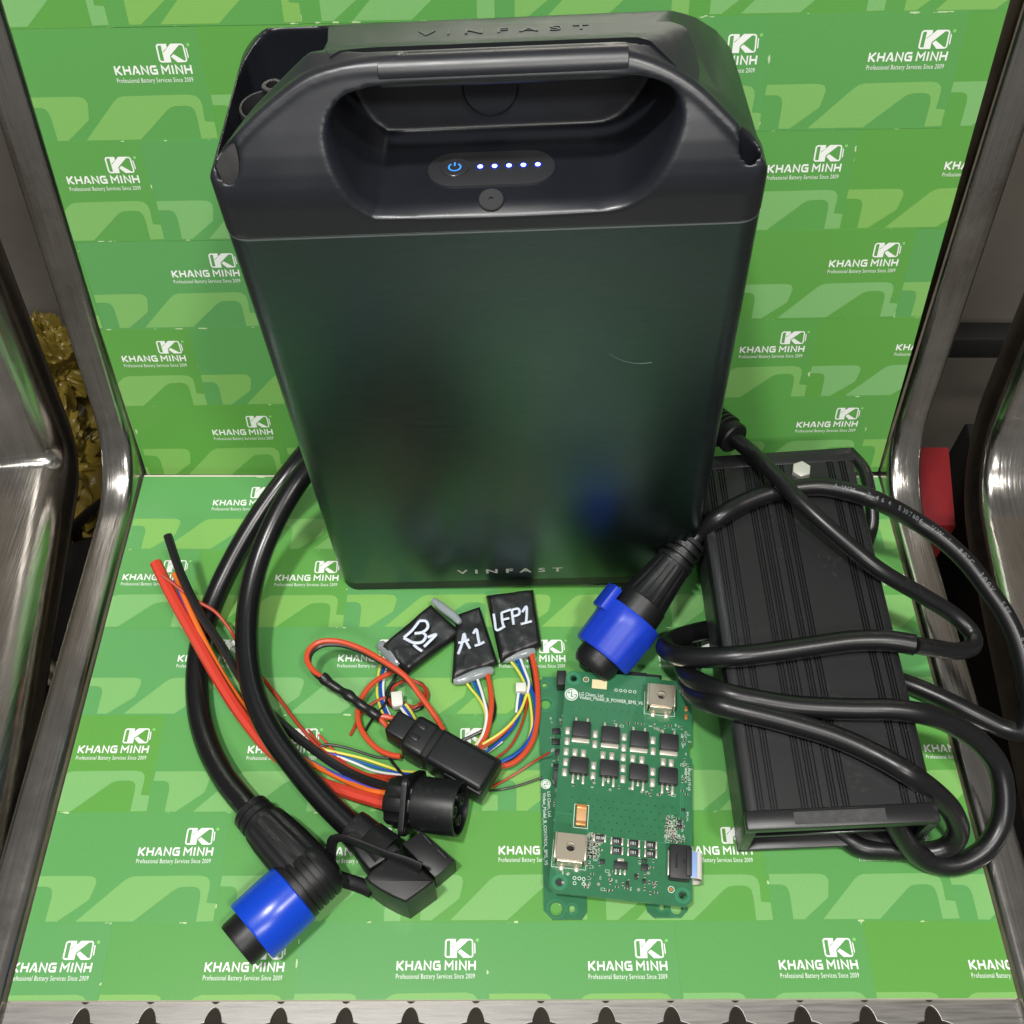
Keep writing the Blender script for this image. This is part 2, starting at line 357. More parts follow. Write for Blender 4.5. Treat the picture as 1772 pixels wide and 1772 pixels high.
# ------------------------------------------------------------------ the steel bench seats
REC = R(13.03)
def rail_path(zs, rad, y_front=-470, up=420, y0=0.0):
    """side view (y,z): flat seat run, bend, reclined back run"""
    turn = PI / 2 - REC; t = rad * math.tan(turn / 2); P = [(y_front, zs)]
    for i in range(7): P.append((y_front + (y0 - t - y_front) * (i + 1) / 7, zs))
    cy, cz = y0 - t, zs + rad
    n = max(4, int(rad / 5))
    for i in range(1, n + 1):
        a = turn * i / n; P.append((cy + rad * math.sin(a), cz - rad * math.cos(a)))
    d = Vector((math.sin(REC), math.cos(REC))); q = Vector(P[-1])
    for i in range(1, 8): P.append(tuple(q + d * up * i / 7))
    return P
def rail(x0, x1, path, depth, r):
    sec = rrect(x0, x1, -depth, 0, r, 5); m = MB(); vs = []; fs = []; n = len(sec)
    for i, (y, z) in enumerate(path):
        a = Vector(path[max(0, i - 1)]); b = Vector(path[min(len(path) - 1, i + 1)]); t = (b - a).normalized(); nn = Vector((-t.y, t.x))
        for sx, sd in sec: vs.append((sx, y + nn.x * sd, z + nn.y * sd))
    for i in range(len(path) - 1):
        for k in range(n):
            k2 = (k + 1) % n; fs.append((i * n + k, i * n + k2, (i + 1) * n + k2, (i + 1) * n + k))
    return m.add(vs, fs + [tuple(range(n))[::-1], tuple((len(path) - 1) * n + k for k in range(n))])
def rotz(m, ang, px, py):
    M = Matrix.Translation((px, py, 0)) @ Matrix.Rotation(R(ang), 4, 'Z') @ Matrix.Translation((-px, -py, 0)); return m.xf(M)
def petal(cx, cy, Rr):
    out = []
    for i in range(64):
        a = 2 * PI * i / 64; c_, s_ = math.cos(a), math.sin(a); b_ = 4.6; r = max(Rr * b_ / math.hypot(b_ * c_, Rr * s_), Rr * b_ / math.hypot(b_ * s_, Rr * c_)); out.append((cx + r * math.cos(a), cy + r * math.sin(a)))
    return out
def perforated(x0, x1, y0, y1, z, th, holes):
    cu = bpy.data.curves.new('p', 'CURVE'); cu.dimensions = '2D'; cu.fill_mode = 'BOTH'; cu.extrude = th / 2; cu.resolution_u = 1; cu.bevel_depth = 0.45; cu.bevel_resolution = 2
    for pl in [[(x0, y0), (x1, y0), (x1, y1), (x0, y1)]] + holes:
        s_ = cu.splines.new('POLY'); s_.points.add(len(pl) - 1); s_.use_cyclic_u = True
        for q, p in zip(s_.points, pl): q.co = (p[0], p[1], 0, 1)
    o = bpy.data.objects.new('p', cu); me = bpy.data.meshes.new_from_object(o)
    m = MB().add([(v.co.x, v.co.y, v.co.z + z) for v in me.vertices], [tuple(p.vertices) for p in me.polygons])
    bpy.data.objects.remove(o); bpy.data.curves.remove(cu); bpy.data.meshes.remove(me); return m
bench = thing('steel_bench_seat', 'brushed steel waiting-room seat holding the green boards', 'bench seat', (0, -300, -40), 'linked steel seats')
path = rail_path(3.0, 52, y0=-1)
obj('side_rail', rail(-256, -235.2, path, 34, 5.5), M_steel, bench)
obj('side_rail', rail(234.6, 256, path, 34, 5.5), M_steel, bench)
holes = []
for row, yc in enumerate((-366.2, -344.4, -322.4, -300.1)):
    for i in range(-8, 9):
        xx = -168.9 + 30.2 * (i + 5.5) + (0 if row % 2 == 0 else 15.1) - 15.1 * (1 if row % 2 == 0 else 1) + 15.1
        xx = xx - (15.1 if row % 2 == 0 else 0) + (0 if row % 2 == 0 else 0)
        if -222 < xx < 222: holes.append(petal(xx, yc, 10.6))
obj('seat_sheet', perforated(-236, 236, -430, 14, -5.0, 1.4, holes), M_satin, bench)
seg = rail_path(-12, 8, up=420, y0=14)[7:]
vs = []; 
for y, z in seg: vs += [(-236, y, z), (236, y, z)]
obj('back_sheet', MB().add(vs, [(2 * i, 2 * i + 1, 2 * i + 3, 2 * i + 2) for i in range(len(seg) - 1)]), M_steel, bench)
nb = thing('steel_bench_seat', 'neighbouring steel seat with a welded kink at the far left edge', 'bench seat', (-360, -300, -40), 'linked steel seats')
p2 = rail_path(2.0, 9, y0=8)
obj('side_rail', rotz(rail(-352, -285, p2, 40, 17), 6.5, -285, 5), M_steel, nb)
obj('seat_sheet', rotz(box(-700, -345, -430, 0, -12, -8, 0.8), 6.5, -285, 5), M_steel, nb)
nb2 = thing('steel_bench_seat', 'neighbouring steel seat with a smooth bend at the far right edge', 'bench seat', (360, -300, -40), 'linked steel seats')
p3 = rail_path(3.0, 52, y0=-1)
obj('side_rail', rotz(rail(294, 330, p3, 34, 8), -5.5, 294, -5), M_steel, nb2)
obj('seat_sheet', rotz(box(328, 700, -430, 0, -12, -8, 0.8), -5.5, 294, -5), M_steel, nb2)

# ------------------------------------------------------------------ printed green cards glued on two boards
CW, CH = 90.0, 53.9
patA = [(0.7,31.7),(23.5,31.6),(26.8,31.8),(28.8,32.7),(29.7,34.7),(29.3,37.5),(28,43.1),(14.9,53.2),(9.4,53.2),(9.6,41.7),(9.1,38.9),(8,37.5),(6.1,36.8),(0.5,36.7)]
patB = [(23.9,53.2),(42.8,34.3),(45.1,32.6),(47.7,31.8),(79.9,31.5),(83.4,32.2),(85.2,34.1),(85.7,36.8),(85.3,44.6),(91.2,45),(91.9,48.8),(92.4,53.1),(81.8,53.3),(81.9,42.3),(81.4,39),(80.1,37.5),(77.6,36.9),(72.3,37),(70.2,37.5),(68.3,38.6),(51.4,53.2)]
def clampcard(P): return [(min(CW, max(0, u)), -min(CH, max(0, v))) for u, v in P]
pattern = MB().merge(flatpoly(clampcard(patA))).merge(flatpoly(clampcard(patB)))
# the word mark, drawn letter by letter in wide squared strokes (unit = cap height)
GL = {'K': (1.0, [[(.1, 0), (.1, 1)], [(.92, 1), (.28, .5), (.92, 0)]]), 'H': (1.02, [[(.1, 0), (.1, 1)], [(.92, 0), (.92, 1)], [(.1, .5), (.92, .5)]]),
      'A': (1.06, [[(.06, 0), (.44, .9), (.60, .9), (.99, 0)], [(.50, .28), (.74, .28)]]), 'N': (1.04, [[(.1, 0), (.1, .96), (.92, .06), (.92, 1)]]),
      'G': (1.02, [[(.95, .9), (.26, .9), (.1, .74), (.1, .26), (.26, .1), (.92, .1), (.92, .5), (.48, .5)]]), 'M': (1.2, [[(.1, 0), (.1, .94), (.58, .42), (1.08, .94), (1.08, 0)]]), 'I': (.34, [[(.15, 0), (.15, 1)]])}
def wordmark(s_, h, width):
    m = MB(); x = 0
    for ch in s_:
        if ch == ' ': x += .36; continue
        wdt, st = GL[ch]
        for q_, pl in enumerate(st): m.merge(ribbon([(x + a, b) for a, b in pl], .235, .014 * q_))
        x += wdt + .22
    k = width / (x - .22); m.v = [(v[0] * k, v[1] * h, v[2]) for v in m.v]; return m
whiteprint = MB(); wm = wordmark('KHANG MINH', 4.1, 37.2); wm.v = [(v[0] + 47.2, v[1] - 21.8, v[2]) for v in wm.v]; whiteprint.merge(wm)
tg = text('Professional Battery Services Since 2009', 3.15, width=36.9, space=1.12, bold=0.004)
tg.v = [(v[0] + 47.1, v[1] - 25.5, 0.004) for v in tg.v]; whiteprint.merge(tg)
lx, ly, lw, lh = 69.6, -16.4, 13.5, 8.5
def lg(P): return [(lx + a * lw, ly + b * lh) for a, b in P]
def lift(z, m): m.v = [(v[0], v[1], v[2] + z) for v in m.v]; return m
whiteprint.merge(lift(0.016, ribbon(lg([(.22, .045), (.09, .045), (.05, .08), (.03, .14), (.03, .86), (.05, .92), (.09, .955), (.22, .955)]), .78))); whiteprint.merge(lift(0.032, ribbon(lg([(.205, .02), (.205, .98)]), .5)))
whiteprint.merge(lift(0.048, flatpoly(lg([(.19, 1), (.385, 1), (.385, .80), (.21, .575)]))))
whiteprint.merge(lift(0.064, flatpoly(lg([(.53, 1), (.83, 1), (.83, .93), (.43, .36), (.43, 0), (.21, 0), (.21, .52)]))))
whiteprint.merge(lift(0.080, flatpoly(lg([(.455, .31), (.56, .45), (.90, .08), (.88, 0), (.65, 0)]))))
whiteprint.merge(lift(0.096, ribbon(lg([(.80, .955), (.91, .955), (.95, .92), (.97, .86), (.985, .14), (.97, .08), (.93, .045), (.80, .045)]), .7)))
whiteprint.merge(lift(0.112, flatpoly(lg([(1.03, .80), (1.07, .74), (1.085, .26), (1.045, .20)]))))
dot = MB().merge(flatpoly([(p[0], p[1]) for p in circle(lx + lw * 1.14, ly + lh * .93, .80, 12)]))
cardbox = box(-0.2, CW + 0.2, -CH - 0.2, 0.2, -0.35, 0)
me_card = mesh('card', cardbox, M_card); me_pat = mesh('letter_pattern', pattern, M_pat); me_wh = mesh('logo_print', whiteprint, M_white); me_dot = mesh('registered_dot', dot, M_dot)
def clipped(me, M, lim):
    """copy of a card mesh cut where it passes the board's edge (lim in board mm)"""
    vs = [M @ v.co for v in me.vertices]
    if not vs: return None
    xs = [v.x / S for v in vs]; ys = [v.y / S for v in vs]
    x0, x1, y0, y1 = lim
    if max(xs) <= x0 or min(xs) >= x1 or max(ys) <= y0 or min(ys) >= y1: return None
    if min(xs) >= x0 and max(xs) <= x1 and min(ys) >= y0 and max(ys) <= y1: return me
    bm = bmesh.new(); bm.from_mesh(me); Mi = M.inverted()
    for px, py, nx, ny in ((x0, 0, -1, 0), (x1, 0, 1, 0), (0, y0, 0, -1), (0, y1, 0, 1)):
        pc = Mi @ Vector((px * S, py * S, 0)); pn = Mi.to_3x3() @ Vector((nx, ny, 0))
        bmesh.ops.bisect_plane(bm, geom=bm.verts[:] + bm.edges[:] + bm.faces[:], plane_co=pc, plane_no=pn, clear_outer=True)
    m2 = bpy.data.meshes.new(me.name); bm.to_mesh(m2); bm.free(); m2.materials.append(me.materials[0])
    return m2 if len(m2.polygons) else None
def put_cards(board, rows, lim, first):
    for kr, (y_top, x_first) in enumerate(rows):
        y_top = first if (kr == 0 and first < 0) else y_top; sc = 1.03 if kr == 0 else 1.0
        x = x_first
        while x > lim[0]: x -= CW
        while x < lim[1]:
            M = Matrix.Translation(Vector((x + random.uniform(-.25, .25), y_top + random.uniform(-.3, .3), random.uniform(-.16, .16))) * S) @ Matrix.Rotation(R(random.uniform(-.18, .18)), 4, 'Z') @ Matrix.Diagonal((1, sc, 1, 1))
            c = clipped(me_card, M, lim)
            if c:
                o = obj('card', c, None, board); o.matrix_local = M
                for nm, me, dz in (('letter_pattern', me_pat, .05), ('logo_print', me_wh, .09), ('registered_dot', me_dot, .07)):
                    k = clipped(me, M, lim)
                    if k:
                        q = obj(nm, k, None, o); q.matrix_local = Matrix.Translation((0, 0, dz * S))
            x += CW
HW = 233.6
seat = localthing('printed_board', 'flat green board of printed cards lying on the seat under everything', 'board', Matrix())
obj('core', box(-HW, HW, -309.6, -3.2, -4.0, -0.45), M_core, seat)
rows = [(-6.2 - 53.8 * k, x0 - 47.2) for k, x0 in enumerate((-186.3, -230.3, -187.9, -230.7, -187.5, -145.2))]
put_cards(seat, rows, (-HW, HW, -309.6, -3.2), -4.6)
BR_ = 0.023139; rec = 0.227416
U = Vector((math.cos(BR_), 0, math.sin(BR_))); V = Vector((-math.sin(BR_) * math.cos(rec), math.sin(rec), math.cos(rec) * math.cos(BR_))).normalized()
Nn = U.cross(V).normalized(); V = Nn.cross(U).normalized()
backM = Matrix((U, V, Nn)).transposed().to_4x4()
back = localthing('printed_board', 'upright green board of printed cards leaning on the seat back', 'board', backM)
obj('core', box(-HW, HW, -4.5, 326, -4.0, -0.45), M_core, back)
obj('card_strip', box(-HW, HW, -4.4, 0.0, -.35, -.05), M_card, back)
rows = [(0.3 + 53.9 * (k + 1), x0 - 47.2) for k, x0 in enumerate((-184.4, -226.1, -184.5, -225.9, -186.1, -226.0))]
put_cards(back, rows, (-HW, HW, -3, 326), 1)

# ------------------------------------------------------------------ battery pack
th = R(2.75)
BM = Matrix(((math.cos(th), 0, -math.sin(th)), (0, 1, 0), (math.sin(th), 0, math.cos(th)))).to_4x4()
BM.translation = Vector((2.58, -89.0, 4.94)) * S
bat = localthing('battery_pack', 'large upright black and dark metal battery with carry handle and five lit blue lights', 'battery', BM)
D = 86.0; XH = 103.0
plan = rrect(-XH, XH, 0, D, 10, 10)
obj('case', prism(plan, 7.6, 257.0), M_case, bat, sharp=30)
obj('base', prism(rrect(-XH + .4, XH - .4, .4, D - .4, 10, 10), 0.0, 7.2, 0.0), M_black, bat)
obj('seam_trim', prism(rrect(-XH - .12, XH + .12, -.12, D + .12, 10, 10), 257.0, 257.55), M_seam, bat)
archR = [(103.2, 250), (103.2, 272), (101.6, 278.5), (98.4, 283.4), (92, 290.0), (84, 296.8), (73, 305), (61.5, 310.6), (50, 313.8), (38, 314.8), (20, 315.0)]
archL = [(103.2, 250), (103.2, 279), (101, 285), (94, 291.6), (84, 299.2), (73, 305.8), (61.5, 311.4), (50, 313.8), (38, 314.8), (20, 315.0)]
smooth_ = lambda A_: A_[:1] + [(p.x, p.y) for p in spline([(x, z, 0) for x, z in A_[1:]], 3)]
archR = smooth_(archR); archL = smooth_(archL)
arch = archR + [(-x, z) for x, z in archL[::-1]]
sidep = [(-.2, 250), (-.2, 268), (.2, 273), (1.3, 278), (3.2, 283), (6.2, 289), (10, 295.4), (14.4, 302.4), (18.4, 309), (21.6, 314.2), (30, 314.2), (46, 306.6), (50, 305.6), (79, 297.4), (83, 295.6), (85.4, 292.4), (86.2, 288), (86.2, 250)]
fxz = lambda a, b, c: (a, c, b)
fyz = lambda a, b, c: (c, a, b)
base = prism(rrect(-XH, XH, 0, D, 9, 10), 257.6, 322)
A = prism(arch, -5, 95, frame=fxz); Bp = prism(sidep, -110, 110, frame=fyz)
hole = [(-42, 266.8), (-34, 266.6), (0, 266.6), (35, 266.6), (43, 266.8), (50, 268.5), (56, 273), (62, 281), (67, 291), (68.2, 296), (66.5, 301.5), (62, 304.4), (55, 306.2), (48, 306.6), (0, 306.8), (-36, 306.6), (-44, 305.6), (-50, 303.5), (-54, 299), (-55.6, 294), (-54.5, 286), (-52, 279.5), (-48, 272)]
hole = [(p.x, p.y) for p in spline([(x, z, 0) for x, z in hole + hole[:1]], 2)[:-1]]
cavyz = [(-10, 262), (-10, 264.6)] + [(p.x, p.y) for p in [Vector(v) for v in ((49, 264.6, 0), (51, 265.1, 0), (52.4, 266.6, 0), (53.2, 269, 0), (58.6, 288, 0), (62, 301, 0))]] + [(24, 309.5), (-10, 309.5)]
cav = csg(prism(hole, -10, 70, frame=fxz), [('INTERSECT', prism(cavyz, -80, 80, frame=fyz))])
def panel_y(z):
    for (a, b), (c_, d_) in zip(sidep[:9], sidep[1:10]):
        if b <= z <= d_: return a + (c_ - a) * (z - b) / (d_ - b)
    return 21.6
fl_ = MB(); nh = len(hole); ccx, ccz = 6.3, 287.5
for off, dy in ((4.2, -3.0), (2.0, 1.0), (.5, 4.2), (-.6, 9.0)):
    for x, z in hole:
        d_ = Vector((x - ccx, (z - ccz) * 1.6)).normalized(); d_ = Vector((d_.x, d_.y)).normalized()
        zz = z + d_.y * off; fl_.v.append((x + d_.x * off, panel_y(z) + dy, zz))
for r_i in range(3):
    for k in range(nh): fl_.f.append((r_i * nh + k, r_i * nh + (k + 1) % nh, (r_i + 1) * nh + (k + 1) % nh, (r_i + 1) * nh + k))
fl_.v += [(ccx, 1, ccz), (ccx, 14, ccz)]
for k in range(nh): fl_.f += [(4 * nh, (k + 1) % nh, k), (4 * nh + 1, 3 * nh + k, 3 * nh + (k + 1) % nh)]
flare = fl_
slot = prism(rrect(-48, 60, 30.5, 52, 6, 5), 296, 330)
pocket = prism([(-60.5, 76), (-60, 44), (-63, 38), (-74, 30), (-84, 23.5), (-94, 15.5), (-99.6, 12), (-99.9, 66), (-98, 74), (-92, 80), (-84, 82.3), (-68, 82), (-63, 80)], 262, 330)
bore = lambda sx: lathe([(0, 4.6), (60, 4.6)], (sx * 94.6, 7.4, 268), (0, 0, 1), 24)
def ridge(sg, ar, x0):
    P_ = []; pts = [(x, z) for x, z in sorted(ar) if z > 287.5 and x >= x0]; n_ = len(pts); rad = []
    pts = [(x0 - 6, 315.0)] + pts
    for k, (x, z) in enumerate(pts):
        f_ = k / (len(pts) - 1); r_ = 5.5 - 2.6 * f_ ** .8; rad.append(r_); P_.append((sg * x, (z - 281) * .655 + .48 * r_, z - r_ * .93))
    it = iter(range(len(P_)))
    return tube(P_, 1.0, 16, raw=True, rf=lambda u: 5.5 - 2.6 * u ** .8)
sec0 = [(55, 316), (66, 309.6), (73, 305.6), (84, 297.4), (92, 290.6), (98.4, 284), (103.4, 272), (112, 268), (112, 335), (55, 335)]
sec1 = [(55, 298.5), (66, 296.4), (73, 294.4), (84, 289.8), (92, 284.6), (98.4, 277.6), (103.4, 266), (112, 262), (112, 335), (55, 335)]
rc = MB().add([(x, 18, z) for x, z in sec0] + [(x, 92, z) for x, z in sec1], [(k, (k + 1) % 10, (k + 1) % 10 + 10, k + 10) for k in range(10)] + [tuple(range(10))[::-1], tuple(range(10, 20))])
lid = csg(base, [('INTERSECT', A), ('INTERSECT', Bp), ('DIFFERENCE', rc), ('UNION', ridge(1, archR, 49)), ('UNION', ridge(-1, archL, 35)), ('DIFFERENCE', cav), ('DIFFERENCE', flare), ('DIFFERENCE', slot), ('DIFFERENCE', pocket), ('DIFFERENCE', bore(-1)), ('DIFFERENCE', bore(1))], remesh=0.8, smooth=9)
lid_o = obj('lid', lid, M_lid, bat, sharp=75)
# soft plug in the left bore
plugm = csg(lathe([(0, 4.4), (60, 4.4)], (-94.6, 7.4, 266), (0, 0, 1), 24), [('INTERSECT', prism([(y + .9, z - .6) for y, z in sidep], -110, 110, frame=fyz)), ('INTERSECT', prism([(x, z - 1.0) for x, z in arch], -5, 95, frame=fxz))])
obj('bore_plug', plugm, mat('dusty_rubber', (50, 49, 50), rough=.8, var=.3), bat, sharp=50)
# carry handle grip
obj('handle_grip', lathe([(0, 5.2), (.4, 5.7), (87.6, 5.7), (88, 5.2)], (-37, 24.6, 309.4), (1, 0, 0), 28), M_lid, bat)
# raised plate with the embossed name, hugging the sloping top
def arch_z(x):
    pts = [(0, 315.2)] + sorted((a, b) for a, b in (archR if x > 0 else archL) if b > 260); x = abs(x)
    for (a, b), (c_, d_) in zip(pts, pts[1:]):
        if a <= x <= c_: return b + (d_ - b) * (x - a) / (c_ - a)
    return 276
def side_z(y):
    for (a, b), (c_, d_) in zip(sidep[1:], sidep[2:-1]):
        if a <= y <= c_: return b + (d_ - b) * (y - a) / (c_ - a)
    return 296.6
def top_z(x, y): return min(arch_z(x), side_z(y))
plate = [(-62.3,75.4),(-56.6,35.5),(-54.3,28.3),(-51,31.3),(-45.4,36.7),(-38.4,39.2),(51.4,36.4),(59.3,33.1),(66.4,23.8),(71.4,16.5),(75.2,18.6),(77.1,27.8),(77.3,40.5),(75.1,52.8),(69.7,61.5)]
pmb = bmesh.new(); pmb.faces.new([pmb.verts.new((a, b, 0)) for a, b in plate]); pmb.faces.ensure_lookup_table()
for k in range(-14, 20): bmesh.ops.bisect_plane(pmb, geom=pmb.verts[:] + pmb.edges[:] + pmb.faces[:], plane_co=(k * 5, 0, 0), plane_no=(1, 0, 0))
for k in range(3, 18): bmesh.ops.bisect_plane(pmb, geom=pmb.verts[:] + pmb.edges[:] + pmb.faces[:], plane_co=(0, k * 5, 0), plane_no=(0, 1, 0))
rr_ = bmesh.ops.extrude_face_region(pmb, geom=pmb.faces[:])
for g in rr_['geom']:
    if isinstance(g, bmesh.types.BMVert): g.co.z = 1
pm = from_bm(pmb); pm.v = [(a, b, top_z(a, b) + (.5 if c > .5 else -2.0)) for a, b, c in pm.v]
obj('name_plate', pm, M_lid2, bat)
em = text('VINFAST', 8.6, width=57, space=1.75)
e0_ = (-25.6, 55.7, 304.7); e1_ = (38.9, 55.3, 304.8)
ke = (e1_[0] - e0_[0]) / 57
em.v = [(v[0] * ke + e0_[0], v[1] + (e0_[1] + e1_[1]) / 2, 0) for v in em.v]
bmm = bmesh.new(); vv = [bmm.verts.new(v) for v in em.v]
for f in em.f:
    try: bmm.faces.new([vv[i] for i in f])
    except ValueError: pass
r = bmesh.ops.extrude_face_region(bmm, geom=bmm.faces[:])
for g in r['geom']:
    if isinstance(g, bmesh.types.BMVert): g.co.z += 0.5
emb = from_bm(bmm); emb.v = [(a, b, c + .38 + top_z(a, b)) for a, b, c in emb.v]
obj('embossed_name', emb, M_lid, bat)
# silver name low on the case
nm = text('VINFAST', 5.8, width=60.5, space=1.8, bold=.13)
obj('printed_name', MB().add([(v[0] - 33.8, -.10, v[1] + 15.2 + 0.0 * v[0]) for v in nm.v], nm.f), M_silver, bat)
obj('scratch', tube([(47.3,-0,189.6),(51.1,-0,186.2),(55.8,-0,183.9),(60.9,-0,182.9),(65.9,-0,183.4)], .13, 5), M_seam, bat)
# indicator panel on the floor of the handle recess
FZ = 266.9
pan = obj('indicator_panel', prism(rrect(-24.4, 25, 15.4, 36.2, 10.2, 8), FZ - 1, FZ + .35, .2), mat('panel_film', (0.026, 0.027, 0.030), rough=.4, bump=.05), bat)
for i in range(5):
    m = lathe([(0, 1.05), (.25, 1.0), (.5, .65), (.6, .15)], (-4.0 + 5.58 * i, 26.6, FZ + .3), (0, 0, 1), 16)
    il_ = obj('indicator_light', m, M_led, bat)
    obj('glare_halo', lathe([(0, 1.75), (.12, 1.7), (.12, .2)], (-4.0 + 5.58 * i, 26.6, FZ + .3), (0, 0, 1), 16), mat('glare_halo', (10, 14, 60), rough=.3, emit=(40, 60, 255), estr=.5), il_)  # weakly glowing blue ring paints the glare around each indicator light
btn = obj('power_button', lathe([(0, 5.6), (.5, 5.6), (.8, 5.2), (.8, 4.4), (.45, 4.2), (.45, 0.2)], (-13.9, 26.4, FZ + .3), (0, 0, 1), 32), mat('button_rim', (0.03, 0.03, 0.034), rough=.25), bat)
ic = MB().merge(ribbon([(2.3 * math.sin(a), 2.3 * math.cos(a)) for a in [0.62 + (2 * PI - 1.24) * i / 20 for i in range(21)]], .62)).merge(ribbon([(0, .7), (0, 3.0)], .62))
ic.v = [(v[0] - 13.9, v[1] + 26.4, FZ + .80) for v in ic.v]; obj('power_icon', ic, M_icon, btn)
obj('screw_cap', lathe([(0, 4.9), (1.6, 4.9), (2.0, 4.5), (2.0, .9), (1.2, .8), (1.2, .1)], (0.4, 6.6, FZ - 1.0), (0, -.30, 1), 24), mat('cap_grey', (0.022, 0.022, 0.024), rough=.55), bat)
obj('release_button', lathe([(0, 11.2), (2.2, 11.2), (3.0, 10.4), (3.0, .1)], (0.6, 56.6, 283), (0, -.962, .274), 32), M_lid2, bat)
# socket in the corner pocket
sk = obj('socket', lathe([(0, 10.8), (22.5, 10.8), (23, 10.5), (23, 9.7), (22.6, 9.5), (6, 9.4), (6, .1)], (-86, 45.5, 262.2), (0, 0, 1), 32), mat('socket_plastic', (0.02, 0.02, 0.022), rough=.4), bat)
obj('socket_pin', lathe([(0, 4.4), (25.0, 4.4), (25.4, 4.0), (25.4, 2.5), (14, 2.4), (14, .1)], (-84.5, 55.5, 262.2), (0, 0, 1), 20), MATS['socket_plastic'], sk)
obj('pocket_floor', box(-99, -61.5, 16, 80, 261, 262.1), M_lid2, bat)

# ------------------------------------------------------------------ charger
CM = Matrix.Translation(Vector((153.8, -136.8, 11.9)) * S) @ Matrix.Rotation(R(.92), 4, 'Z') @ Matrix.Rotation(-R(5.03), 4, 'Y') @ Matrix.Rotation(R(4.36), 4, 'X')
chg = localthing('charger', 'long black finned power charger with coiled black cords on the right', 'charger', CM)
hw, hl, hh = 44.4, 105.1, 43.8
gr = []
for f0 in (.07, .14, .30, .355, .455, .515, .825, .90):
    for k in range(3): gr.append(-hw + 2 * hw * (f0 + k * .0155))
gr += [-hw + 2 * hw * .407]
gr.sort()
prof = [(-hw, 2), (-hw, hh - 4), (-hw + 1.2, hh - 1.2), (-hw + 4, hh)]
for g in gr: prof += [(g - .46, hh), (g - .40, hh - 1.7), (g + .40, hh - 1.7), (g + .46, hh)]
prof += [(hw - 4, hh), (hw - 1.2, hh - 1.2), (hw, hh - 4), (hw, 2), (hw - 2, 0), (-hw + 2, 0)]
# side fins
left = []
for z in (8, 13, 18, 23, 28, 33): left += [(-hw, z - .5), (-hw + .9, z - .45), (-hw + .9, z + .45), (-hw, z + .5)]
prof = [prof[0]] + left + prof[1:]
obj('housing', prism([(a, b) for a, b in prof], -hl + 9, hl - 9, frame=lambda a, b, c: (a, c, b)), M_charger, chg, sharp=25)
ring = MB()
def endcap(sy):
    y0 = sy * (hl - 9.1); y1 = sy * hl; a, b = min(y0, y1), max(y0, y1)
    m = MB().merge(box(-hw, hw, a, b, hh - 6.5, hh + .15, 1.0)).merge(box(-hw, hw, a, b, 0.2, 4.2, .6)).merge(box(-hw, -hw + 5, a, b, 4.25, hh - 6.55, .4)).merge(box(hw - 5, hw, a, b, 4.25, hh - 6.55, .4))
    return m
for sy in (-1, 1):
    e = obj('end_frame', endcap(sy), M_charger, chg)
    obj('end_panel', box(-hw + 5.1, hw - 5.1, sy * (hl - 7) - 1.5, sy * (hl - 7) + 1.5, 4.3, hh - 6.6, .3), M_gloss, e)
    obj('panel_rib', box(-hw + 5.5, hw - 5.5, sy * (hl - 4) - 1, sy * (hl - 4) + 1, 16, 19, .4), M_gloss, e)
obj('worn_label', box(-22, 20, -hl + 1.6, -hl + 7.4, hh + .16, hh + .24), mat('worn_film', (58, 58, 58), rough=.5, var=.5, vscale=260), chg)
bolt = [(1 * 5.4 * math.cos(PI / 3 * i + .3), 1 * 5.4 * math.sin(PI / 3 * i + .3)) for i in range(6)]
obj('hex_bolt', prism([(13.5 + x, 90.5 + y) for x, y in bolt], hh - .2, hh + 3.4, .7), mat('zinc_bolt', (196, 196, 188), rough=.4, metal=.35, bump=.2, bscale=500), chg)
CH_ = chg; PWc = CM
def wobj(name, m, mt, parent, sharp=38, label=None):
    """a part given in world millimetres under a thing that has its own frame"""
    o = obj(name, m, mt, parent, sharp, label); o.matrix_parent_inverse = parent.matrix_world.inverted(); return o
bpy.context.view_layer.update()
cordA = [(113.7,-10,64),(122.8,-28.1,70),(133.6,-40.8,69.5),(140.2,-56.2,74),(154.3,-81.8,76.3),(170.2,-100.3,73.3),(189.7,-116.9,67.2),(215.2,-126.9,56),(232.8,-134.5,48),(240.1,-143.2,45),(237.8,-150.5,46),(227.5,-155.6,50),(213.8,-157.2,56),(198.9,-159.6,64.1)]
cordA2 = [(199.7,-159.7,64.3),(188.3,-156.7,63),(170.6,-155.9,61.5),(150.9,-157.8,59.6),(131.2,-160,57.7),(111.9,-161.5,55.7),(97.8,-159.4,50.4),(86.8,-155.4,44),(81.9,-148.5,36),(81.8,-140.8,28),(87.8,-133.1,21),(97,-126.6,15),(108.7,-120.9,10),(117,-118.4,7)]
cordB = [(98.8,-134.7,10),(92.9,-143.2,18),(90,-154.9,30),(92.3,-167.6,42),(103,-180.2,53.4),(118.4,-184.8,54.7),(136.8,-188.8,56),(164.5,-191.4,58.2),(182.8,-192.5,60),(198.2,-194.3,58.6),(213.9,-195.3,50),(230.5,-201.3,40),(240.3,-209.6,31),(243.1,-221.1,23),(241.1,-233.2,15),(232.5,-244,9.5),(218.4,-250.2,6),(205.7,-249.4,7),(195.6,-245,13),(188.2,-240.3,22),(184.2,-237.2,28),(182,-234.9,32)]
